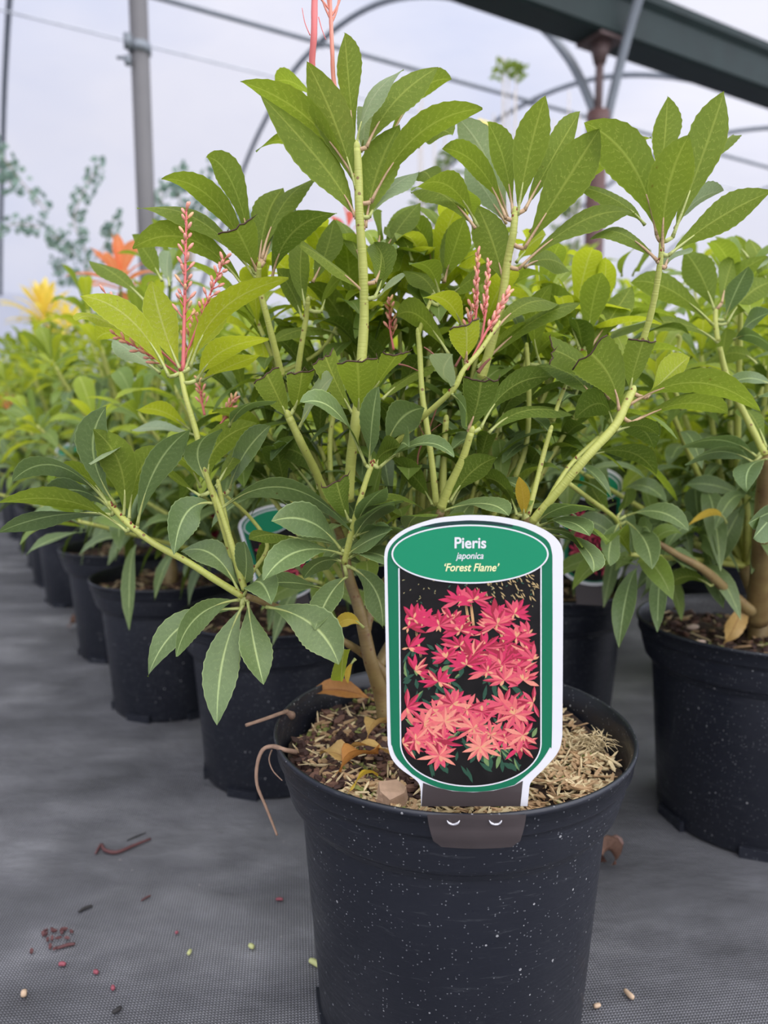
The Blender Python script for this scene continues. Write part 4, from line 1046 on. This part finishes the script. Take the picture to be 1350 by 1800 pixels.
# ---------------------------------------------------------------- neighbour plants
def make_plant(seed, name, label, cat, group=None, height=.70, spread=.27, shoots=26, flame=None, yel=.4, dens=9, seg=7, lowdark=True, loc=(0, 0, 0)):
    rr = random.Random(seed); root = empty(name, loc, label, cat, group); L0 = V(loc)
    o = bpy.data.objects.new('pot', POTME); COL.objects.link(o); o.parent = root
    s = bpy.data.objects.new('compost', SOILME); COL.objects.link(s); s.parent = root
    c = bpy.data.objects.new('bark_chips', CHIPME); COL.objects.link(c); c.parent = s; c['kind'] = 'stuff'
    st = MB(); fo = MB(); base = V((0, 0, .20)); young = []
    hub = V((rr.uniform(-.02, .02), rr.uniform(-.02, .02), .29)); tube(st, spline([base, (base+hub)/2+V((.008, 0, 0)), hub], 4), [.012]*4+[.010]*5, 8, 0)
    for i in range(shoots):
        f = i/(shoots-1); an = i*2.4+rr.uniform(-.3, .3); r = spread*math.sqrt(f)*rr.uniform(.75, 1.1)
        h = height*(1-.42*f**1.3)*rr.uniform(.88, 1.06)
        tip = V((r*math.cos(an), r*math.sin(an), h)); knee = hub+V((r*.35*math.cos(an), r*.35*math.sin(an), (h-.29)*.35))
        P3 = spline([hub, knee, tip], 5); N = len(P3); tube(st, P3, [.0048-.0026*k/(N-1) for k in range(N)], 6, 1)
        ax = (tip-knee).normalized()*.7+V((0, 0, .6))
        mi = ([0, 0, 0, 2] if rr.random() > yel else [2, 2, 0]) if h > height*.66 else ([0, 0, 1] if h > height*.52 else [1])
        whorl(fo, tip, ax, dens, .084, .0225, 0, 68, mi, seg=seg, cross=2 if seg < 8 else 4, rr=rr)
        for k in (int(N*.55), int(N*.78)):
            whorl(fo, P3[k], ax, 4, .078, .021, -15, 35, [0, 1] if P3[k].z > .45 else [1], seg=max(5, seg-1), cross=2, rr=rr, droop=.45)
        young.append(tip)
    for k in range(7):      # low drooping old leaves
        an = k*.9+rr.random(); p = hub+V((.09*math.cos(an), .09*math.sin(an), rr.uniform(.03, .10))); tube(st, [hub, p], [.004, .003], 6, 1)
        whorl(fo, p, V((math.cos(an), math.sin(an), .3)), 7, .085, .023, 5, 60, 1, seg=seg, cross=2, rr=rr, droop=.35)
    def P(mb, nm, mats):
        me = mb.build(nm, mats); me.parent = root; me.location = (0, 0, 0); return me
    P(st, 'stem', [WOOD, STEM]); fo_ = P(fo, 'foliage', LMATS); fo_['kind'] = 'stuff'
    return root
POTME = MB(); POTME.merge(POTMB); _o = POTME.build('pot', POT); POTME = _o.data; bpy.data.objects.remove(_o)
_o = soil_mb().build('compost', SOIL); SOILME = _o.data; bpy.data.objects.remove(_o)
_o = chips_mb(420).build('bark_chips', CHIPS); CHIPME = _o.data; bpy.data.objects.remove(_o)

def young_shoot(parent, world, mi, n=14, Ln=.08, nm='young_shoot', label=None):
    mb = MB(); c = (world-wloc(parent))/parent.scale.x; whorl(mb, c, V((0, 0, 1)), n, Ln, Ln*(.24 if n < 25 else .13), -5, 75, mi, seg=8, cross=2, rr=RI, droop=.1)
    hub = V((0, 0, .35)); tube(mb, spline([hub, (hub+c)/2+V((0, 0, .05)), c], 4), .0028, 6, 0)
    o = mb.build(nm, LMATS); o.parent = parent; o.location = (0, 0, 0)
    if label: o['label'] = label
    return o

protoA = make_plant(1, 'potted_shrub', 'x', 'potted plant', height=.70)
protoB = make_plant(2, 'potted_shrub', 'x', 'potted plant', height=.74, yel=.5)
protoD = make_plant(21, 'potted_shrub', 'x', 'potted plant', height=.59, shoots=24, spread=.26, yel=.4)
protoC = make_plant(5, 'potted_shrub', 'x', 'potted plant', height=.66, shoots=22)
nearR = make_plant(8, 'potted_shrub', 'dark-leaved pieris in the black pot cut off by the right edge of the picture', 'potted plant', height=.62, spread=.24, shoots=22, seg=10, loc=(.425, .815, 0))
reg_tree()
rows = []
# first row, running back to the left from the front pot
first = [(-.142, .935, 'D', 'pieris pot directly behind and left of the front pot, its tag tilted under the leaves'),
         (-.344, 1.165, 'A', 'second pieris behind the front pot, its whole pot clear to see on the left'),
         (-.511, 1.44, 'C', 'third pieris back in the left row, with an orange flame shoot at its top'),
         (-.766, 1.86, 'A', 'fourth pieris back in the left row, just past the orange shoot plant'),
         (-.90, 2.08, 'B', 'fifth pieris back in the left row, squeezed just before the yellow shoot plant'),
         (-1.03, 2.32, 'C', 'sixth pieris back in the left row, topped with a yellow flame shoot')]
far_label = 'blurred green pieris far down the left row, beyond the one topped with a yellow shoot'
placed = []
def put(px_, py_, which, label, group=None, rot=None, sc_=1.0):
    c = copy_tree({'A': protoA, 'B': protoB, 'C': protoC, 'D': protoD}[which]); c.location = (px_, py_, 0)
    c['label'] = label
    if group: c['group'] = group
    c.scale = (sc_, sc_, sc_)
    placed.append(c); return c
GL = 'pieris pots of the left row'
fr = [put(x, y, k, l, GL, sc_=.92) for x, y, k, l in first]
for i in range(1, 9):
    p = V((-1.03, 2.32))+V((B.x, B.y))*.345*i; put(p.x+R.uniform(-.02, .02), p.y, 'ABC'[i % 3], far_label, 'far pieris pots of the left row')
mid = [(.22, 1.03, 'D', 'pieris with a picture tag, in the dark pot behind and right of the big tag'),
       (.02, 1.33, 'D', 'pieris hidden behind the front plant, second in the middle row'),
       (-.15, 1.62, 'A', 'pieris third in the middle row, showing only its crown behind the front plant'),
       (.60, 1.25, 'A', 'pieris in the dark pot behind the pot cut off by the right edge'),
       (.41, 1.58, 'B', 'pieris crown right of centre, behind the tagged middle pot'),
       (.22, 1.90, 'C', 'pieris crown behind the tall right centre shoot, deep in the bed')]
for x, y, k, l in mid: put(x, y, k, l, 'pieris pots behind the front plant')
for k, (x, y) in enumerate([(-.35, 1.95), (-.52, 2.25), (.05, 2.2), (-.15, 2.5), (1.0, 1.62), (.82, 1.95), (.62, 2.3), (.45, 2.6), (1.35, 2.1), (1.15, 2.5), (.95, 2.85), (1.7, 2.7), (-.35, 2.85), (.25, 2.95), (1.45, 3.1), (.75, 3.25)]):
    put(x, y, 'ABC'[k % 3], 'green pieris crown deep in the bed behind the nearer pots', 'pieris crowns deep in the bed')
for o in (protoA, protoB, protoC, protoD):
    for ch in list(KIDS.get(o.name, [])):
        for g in KIDS.get(ch.name, []): bpy.data.objects.remove(g)
        bpy.data.objects.remove(ch)
    bpy.data.objects.remove(o)
bpy.context.view_layer.update()
young_shoot(fr[2], at(212, 492, 1.38), 6, 20, .105, label='orange flame coloured young shoot')
young_shoot(fr[5], at(78, 560, 2.15), 8, 44, .15, label='yellow flame coloured young shoot')
young_shoot(fr[4], at(120, 575, 1.9), 8, 14, .09, label='yellow young shoot')
young_shoot(fr[1], at(300, 470, 1.0), 0, 10, .09)
young_shoot(placed[15], at(612, 400, 1.30), 7, 9, .05, label='pink young shoot')
young_shoot(fr[0], at(30, 730, 1.35) if False else at(345, 620, .84), 2, 8, .07)
for k, (x, y, d, mi) in enumerate([(20, 720, 2.0, 6), (60, 600, 1.9, 2), (120, 640, 1.6, 2), (40, 690, 1.8, 2)]): young_shoot(fr[4], at(x, y, d), mi, 9, .07)
# tag leaning in nearby pots (simplified back pieces share the same make-up)
def small_tag(tl, tr, bl, Y, label, lean=0.0):
    a = at(*tl, Y); b = at(*tr, Y); c = at(*bl, Y+lean); ux = (b-a); uy = (c-a)
    e = empty('plant_tag', c, label, 'plant tag', 'picture tags in the pots behind'); nrm = ux.cross(uy).normalized(); nrm = nrm if nrm.y < 0 else -nrm
    def Q(u, v, l): return a+ux*u+uy*v+nrm*l
    def poly(pts, l, nm, m, thick=0):
        mb = MB(); n = len(pts); mb.v += [Q(u, v, l) for u, v in pts]; mb.face(range(n), 0, smooth=False)
        if thick:
            mb.v += [Q(u, v, l-thick) for u, v in pts]; mb.face(list(range(n, 2*n))[::-1], 0, smooth=False)
            for i in range(n): j = (i+1) % n; mb.face((i, n+i, n+j, j), 0, smooth=False)
        return mb
    def shape(g, top=.14, bot=.80):
        pts = [(.5+(.5-g)*math.cos(t), top+(top-g*.5)*math.sin(t)) for t in [PI+PI*i/20 for i in range(21)]]
        pts += [(.5+(.5-g)*math.cos(t), bot+(.16-g*.5)*math.sin(t)) for t in [PI*i/20 for i in range(21)]]
        return pts
    mb = poly(shape(0), 0, 'card', CARDW, .0007); b0 = len(mb.v)
    mb.build('card', CARDW, e); poly([(.22, .85), (.78, .85), (.74, 1.12), (.26, 1.12)], -.0009, '', None, .0006).build('tag_stem', CBROWN, e)
    poly(shape(.055), .0003, '', None).build('printed_border', CGREEN, e)
    m3 = MB(); m3.merge(poly([(.12, .25), (.88, .25)]+[(.5+.38*math.cos(t), .80+.12*math.sin(t)) for t in [PI*i/16 for i in range(17)]], .0006, '', None))
    m3.merge(poly([(.5+.42*math.cos(2*PI*i/32), .16+.12*math.sin(2*PI*i/32)) for i in range(32)], .0012, '', None), None, 1)
    m3.merge(poly([(.5+.40*math.cos(2*PI*i/32), .16+.108*math.sin(2*PI*i/32)) for i in range(32)], .0016, '', None), None, 2)
    for cy_, n_ in ((.42, 3), (.55, 4), (.68, 4), (.80, 3)):
        for k in range(n_):
            cx_ = .18+.64*(k+.5)/n_
            for q in range(7):
                an = q*.9+k; pts = [(cx_, cy_), (cx_+.09*math.cos(an-.25), cy_+.05*math.sin(an-.25)), (cx_+.15*math.cos(an), cy_+.085*math.sin(an)), (cx_+.09*math.cos(an+.25), cy_+.05*math.sin(an+.25))]
                pts = [(min(.87, max(.13, u)), v) for u, v in pts]
                m3.merge(poly(pts, .0008+.00004*(q+k*7)*.3, '', None), None, 3+(q+k) % 2)
    m3.build('printed_picture', [CDARK, CARDW, CGREENB, REDS[0], REDS[1]], e)
    return e
small_tag((985, 815), (1098, 822), (985, 1035), .885, 'picture tag standing in the pot right of and behind the big tag')
small_tag((412, 905), (520, 875), (462, 1075), .80, 'picture tag tilted behind the left lower leaves of the front plant')
small_tag((318, 862), (400, 858), (322, 985), 1.02, 'picture tag beside the hanging leaf, behind the left flower stem')
small_tag((168, 790), (232, 790), (170, 905), 1.36, 'small blurred picture tag at left below the bluish upright leaf')
small_tag((98, 780), (150, 780), (98, 865), 1.60, 'farthest small picture tag seen at the left')

# right neighbour: traced leaves and stems
def brR(pts, w0, w1, m=STEM, nm='branch'):
    mb = MB(); P3 = stem_px(mb, pts, w0, w1)
    for q in spline(P3, 2): STEMPTS.append((q, *pix(q)))
    return mb.build(nm, m, nearR)
brR([(1262, 600, 65), (1258, 570, 65.5), (1258, 545, 66)], 9, 8)
brR([(1345, 800, 64), (1310, 730, 65), (1280, 670, 66), (1265, 610, 66)], 13, 9)
brR([(1330, 1090, 78), (1338, 1000, 74), (1342, 900, 68), (1350, 800, 64)], 40, 26, WOOD)
brR([(1320, 1075, 76), (1280, 1040, 74), (1235, 1000, 71), (1190, 975, 70), (1150, 950, 69)], 22, 9, WOOD)
brR([(1200, 720, 72), (1180, 660, 72), (1195, 600, 72), (1190, 590, 72)], 8, 7)
build_leaves(trace(LVR), nearR, 30)
SZR = .215
def gl(px, py, tx, ty, wd, m, mi, label, upz=.0):
    a = ground(px, py, SZR+.004); b = ground(px, py, SZR+.004)+V(((tx-px)*.00062, -.002, (py-ty)*.00062)); T = (b-a).normalized(); S = V((1, .3, 0)).cross(T).cross(T).normalized() if False else T.cross(V((0, 1, 0))).normalized()
    mb = MB(); leaf(mb, a, (a+b)/2+V((0, -.004, 0)), b, wd, S, V((0, -1, 0)), mi, seg=16, cross=6, wave=.12)
    return tag(mb.build('dead_leaf', m, None, a), label, 'dead leaf')
gl(1272, 1132, 1298, 1065, .022, [TANL], 0, 'upright golden dead leaf on the right edge pot')
for (px, py, Ls, Ws, lab) in ((1232, 1128, .006, .004, 'pale pebble left of the golden dead leaf on the right pot'), (1218, 1102, .008, .006, 'pinkish stone in the compost of the right pot')):
    mb = MB(); q = ground(px, py, SZR+.003); ellipsoid(mb, q, (1, .2, 0), Ls, Ws*.6, 0, 8, 6); tag(mb.build('pebble', simple('pebble', (.5, .38, .30), .6), None, q), lab, 'pebble')

# ---------------------------------------------------------------- tall blurred plants against the film
EUC = leaf_mat('leaf_eucalyptus', (.08, .13, .12), (.09, .14, .12), (.2, .3, .25), (.2, .3, .25), (.18, .28, .2), tw=.3)
def round_leaf(mb, c, nrm, r, m=0):
    nrm = V(nrm).normalized(); u = nrm.orthogonal().normalized(); v = nrm.cross(u); b = len(mb.v); mb.v.append(c+nrm*r*.15)
    for k in range(8): a = 2*PI*k/8; mb.v.append(c+(u*math.cos(a)+v*math.sin(a)*.85)*r)
    for k in range(8): mb.face((b, b+1+k, b+1+(k+1) % 8), m)
def eucalyptus(base, strands, label, r=.022):
    e = empty('eucalyptus_plant', base, label, 'shrub', 'blurred shrubs against the film'); st = MB(); fo = MB(); rr = random.Random(int(base[0]*100))
    for pts in strands:
        P3 = spline([at(x, y, d) for x, y, d in pts], 8); tube(st, P3, .003, 5)
        for i, p in enumerate(P3[3:]):
            for k in range(3):
                d = V((rr.uniform(-1, 1), rr.uniform(-1, 1), rr.uniform(-1, 1))).normalized(); round_leaf(fo, p+d*.055, V((rr.uniform(-1, 1), -1, rr.uniform(-1, 1))), r*rr.uniform(.7, 1.2))
    tube(st, spline([V(base), V(base)+V((0, 0, .7)), at(*strands[0][0])], 6), .014, 8)
    for s in strands[1:]: tube(st, [at(*strands[0][0]), at(*s[0])], .007, 5)
    st.build('stem', WOOD, e); f = fo.build('foliage', EUC, e); f['kind'] = 'stuff'
eucalyptus((-2.6, 4.6, 0), [[(-60, 420, 4.6), (-40, 260, 4.6), (-10, 260, 4.6), (30, 310, 4.6), (80, 370, 4.6)], [(-40, 420, 4.6), (20, 395, 4.6), (70, 400, 4.6)], [(-50, 300, 4.6), (0, 300, 4.6), (20, 330, 4.6)]], 'blurred eucalyptus spray arching in from the left edge', .020)
eucalyptus((-1.75, 4.8, 0), [[(150, 520, 4.8), (150, 440, 4.8), (130, 390, 4.8), (150, 330, 4.8), (180, 285, 4.8)], [(150, 470, 4.8), (110, 425, 4.8), (85, 415, 4.8)], [(160, 470, 4.8), (190, 420, 4.8), (200, 380, 4.8)], [(150, 500, 4.8), (120, 490, 4.8), (100, 465, 4.8)]], 'blurred grey-green shrub between the left edge and the grey post', .020)
eucalyptus((-1.2, 5.0, 0), [[(330, 520, 5.0), (320, 430, 5.0), (340, 360, 5.0), (380, 290, 5.0)], [(320, 450, 5.0), (290, 380, 5.0), (280, 330, 5.0)], [(330, 430, 5.0), (360, 380, 5.0), (390, 340, 5.0)], [(310, 470, 5.0), (280, 440, 5.0), (275, 400, 5.0)], [(340, 440, 5.0), (400, 420, 5.0), (430, 380, 5.0)], [(335, 400, 5.0), (310, 330, 5.0), (330, 300, 5.0)]], 'blurred grey-green shrub just right of the grey post', .024)
CANE = simple('cane_pale', (.55, .50, .45), .7, .2)
def caned(base, canes, sprays, label, leafm):
    e = empty('caned_shrub', base, label, 'shrub', 'blurred shrubs against the film'); c = MB(); fo = MB(); rr = random.Random(len(canes)+int(base[0]*50))
    for x, y0, y1, d in canes: a = at(x, y0, d); b = at(x+rr.uniform(-3, 3), y1, d); tube(c, [V((a.x, a.y, 0)), a, b], .0055, 5)
    for x, y, r, d in sprays:
        q = at(x, y, d); rw = r*d/F
        for k in range(int(16+r*.5)):
            dd = V((rr.gauss(0, .5), rr.gauss(0, .4), rr.gauss(0, .5))); T = V((rr.uniform(-1, 1), rr.uniform(-.5, .5), rr.uniform(-.3, 1))).normalized(); p = q+dd*rw
            S = T.cross(V((0, 1, .2))).normalized(); leaf(fo, p, p+T*.03, p+T*.06, .022, S, V((0, -.3, 1)), 0, seg=5, cross=2, rr=rr)
        tube(c, [V((q.x, q.y, .3)), q], .005, 5)
    c.build('canes', CANE, e); f = fo.build('foliage', leafm, e); f['kind'] = 'stuff'
caned((.40, 4.4, 0), [(742, 480, 160, 4.4), (735, 480, 190, 4.6), (780, 480, 200, 4.5), (765, 480, 215, 4.7), (828, 480, 230, 4.6)], [(790, 290, 26, 4.5), (770, 360, 22, 4.5), (800, 330, 26, 4.6), (745, 350, 22, 4.4)], 'blurred caned shrub behind the top of the front plant, left of the yellow card', LD)
caned((.78, 4.9, 0), [(888, 480, 100, 4.9), (893, 480, 120, 4.9), (870, 480, 200, 5.0), (905, 480, 160, 4.8)], [(870, 310, 20, 5.0), (885, 125, 13, 4.9), (908, 130, 12, 4.9), (880, 260, 15, 4.9)], 'tall thin blurred grassy canes rising highest, left of the red-brown post', LG)
caned((1.15, 5.2, 0), [(998, 480, 160, 5.2), (1008, 480, 220, 5.1), (1015, 480, 200, 5.3), (975, 480, 210, 5.2), (1020, 480, 330, 5.2)], [(990, 430, 30, 5.2), (1000, 370, 18, 5.2), (985, 350, 22, 5.2), (1010, 460, 22, 5.1)], 'blurred dark shrub with canes right beside the red-brown post', LD)
e = empty('insect_trap', at(850, 330, 3.6), 'blurred yellow card showing behind the right centre shoot', 'card')
mb = MB(); c0 = at(853, 248, 3.6); box(mb, c0, V((.045, .01, -.01)), V((0, .001, 0)), V((.01, 0, .085))); mb.build('yellow_card', simple('yellow_card', (.85, .68, .16), .5, .05), e)
mb = MB(); g0 = V((c0.x+.02, c0.y+.01, 0)); tube(mb, [g0, g0+V((0, 0, c0.z+.06))], .004, 6); mb.build('card_stick', CANE, e)

# ---------------------------------------------------------------- litter on the ground fabric
def debris(name, pts, w_, mat, label, cat, flatn=.5):
    w_ *= .75; P3 = spline([ground(x, y, w_*.0006+.0005) for x, y in pts], 4); mb = MB(); N = len(P3)
    tube(mb, P3, [w_*.0005*(.6+.4*math.sin(PI*(i+.5)/N)) for i in range(N)], 6); return tag(mb.build(name, mat, None, P3[0]), label, cat, 'litter on the ground fabric')
TW = simple('litter_red_brown', (.10, .035, .035), .7, .3); DK = simple('litter_dark', (.02, .018, .018), .7); PK = simple('litter_pink', (.26, .06, .08), .6); TN = simple('litter_tan', (.50, .36, .24), .7); YG = simple('litter_yellow_green', (.5, .52, .22), .6)
debris('twig', [(168, 1500), (178, 1484), (184, 1494), (205, 1498), (235, 1486), (265, 1474)], 5, TW, 'longest forked red-brown twig on the ground at left', 'twig')
debris('twig', [(222, 1478), (240, 1470), (256, 1464)], 2, DK, 'short dark twig just above the forked twig', 'twig')
debris('twig', [(138, 1603), (150, 1596), (162, 1592)], 4, DK, 'black stick fragment below the forked twig, left ground', 'twig')
debris('twig', [(100, 1667), (118, 1661), (132, 1659)], 4, TW, 'straight brown stick beside the crumbled litter clump', 'twig')
debris('twig', [(198, 1780), (208, 1774), (213, 1770)], 5, DK, 'curled black scrap near the bottom left edge', 'litter')
debris('twig', [(248, 1583), (258, 1577), (265, 1574)], 2.5, TW, 'thin brown scrap in the middle of the left ground', 'litter')
debris('petal', [(103, 1695), (109, 1694), (115, 1695)], 5, PK, 'pink bud scrap nearest the crumbled litter clump', 'petal')
debris('petal', [(164, 1709), (168, 1708), (172, 1710)], 5, PK, 'pink bud scrap, middle of the three at bottom left', 'petal')
debris('petal', [(198, 1733), (199, 1739)], 5, PK, 'pink bud scrap, lowest of the three at bottom left', 'petal')
debris('petal', [(485, 1581), (491, 1580), (497, 1581)], 4, PK, 'tiny pink scrap left of the front pot', 'petal')
debris('petal', [(308, 1640), (313, 1638)], 4, PK, 'faded pink scrap on the middle left ground', 'petal')
debris('wood_chip', [(37, 1747), (47, 1745)], 8, TN, 'pale tan wood chip at the bottom left corner', 'wood chip')
debris('wood_chip', [(331, 1677), (335, 1670)], 5, YG, 'tiny yellow scrap left of the pale green one', 'wood chip')
debris('wood_chip', [(438, 1661), (446, 1665)], 6, YG, 'pale green scrap near the left side of the front pot', 'wood chip')
debris('petal', [(544, 1688), (552, 1691), (565, 1700)], 7, YG, 'cream petal with a red tip against the left foot of the front pot', 'petal')
debris('wood_chip', [(1098, 1740), (1108, 1750), (1114, 1754)], 6, TN, 'longer tan chip right of the front pot', 'wood chip')
debris('wood_chip', [(1044, 1769), (1055, 1766)], 5, TN, 'shorter tan chip against the right foot of the front pot', 'wood chip')
mb = MB(); q = ground(92, 1650, .003)
for i in range(16): chip(mb, q+V((R.uniform(-.013, .013), R.uniform(-.016, .016), 0)), .003, .0015, .001, 0)
tag(mb.build('litter_clump', TW, None, q), 'crumbled red-brown litter clump at lower left', 'litter')
def curled(px, py, L_, label, mat):
    a = ground(px-L_, py, .003); b = ground(px+L_, py-3, .006); mb = MB(); T = (b-a).normalized()
    leaf(mb, a, (a+b)/2+V((0, 0, .016)), b, .022, T.cross(V((0, .3, 1))).normalized(), V((0, 0, 1)), 0, seg=14, cross=6, wave=.35, fold=.9)
    tag(mb.build('dead_leaf', mat, None, a), label, 'dead leaf')
BRL = leaf_mat('leaf_dry_brown', (.13, .06, .045), (.22, .13, .10), (.1, .05, .04), (.1, .05, .04), (.2, .1, .05), tw=.15)
curled(1068, 1522, 16, 'crumpled brown dead leaf on the ground right of the front pot', [BRL])
curled(138, 1106, 22, 'blurred brown dead leaf on the ground beside the left row pots', [BRL])
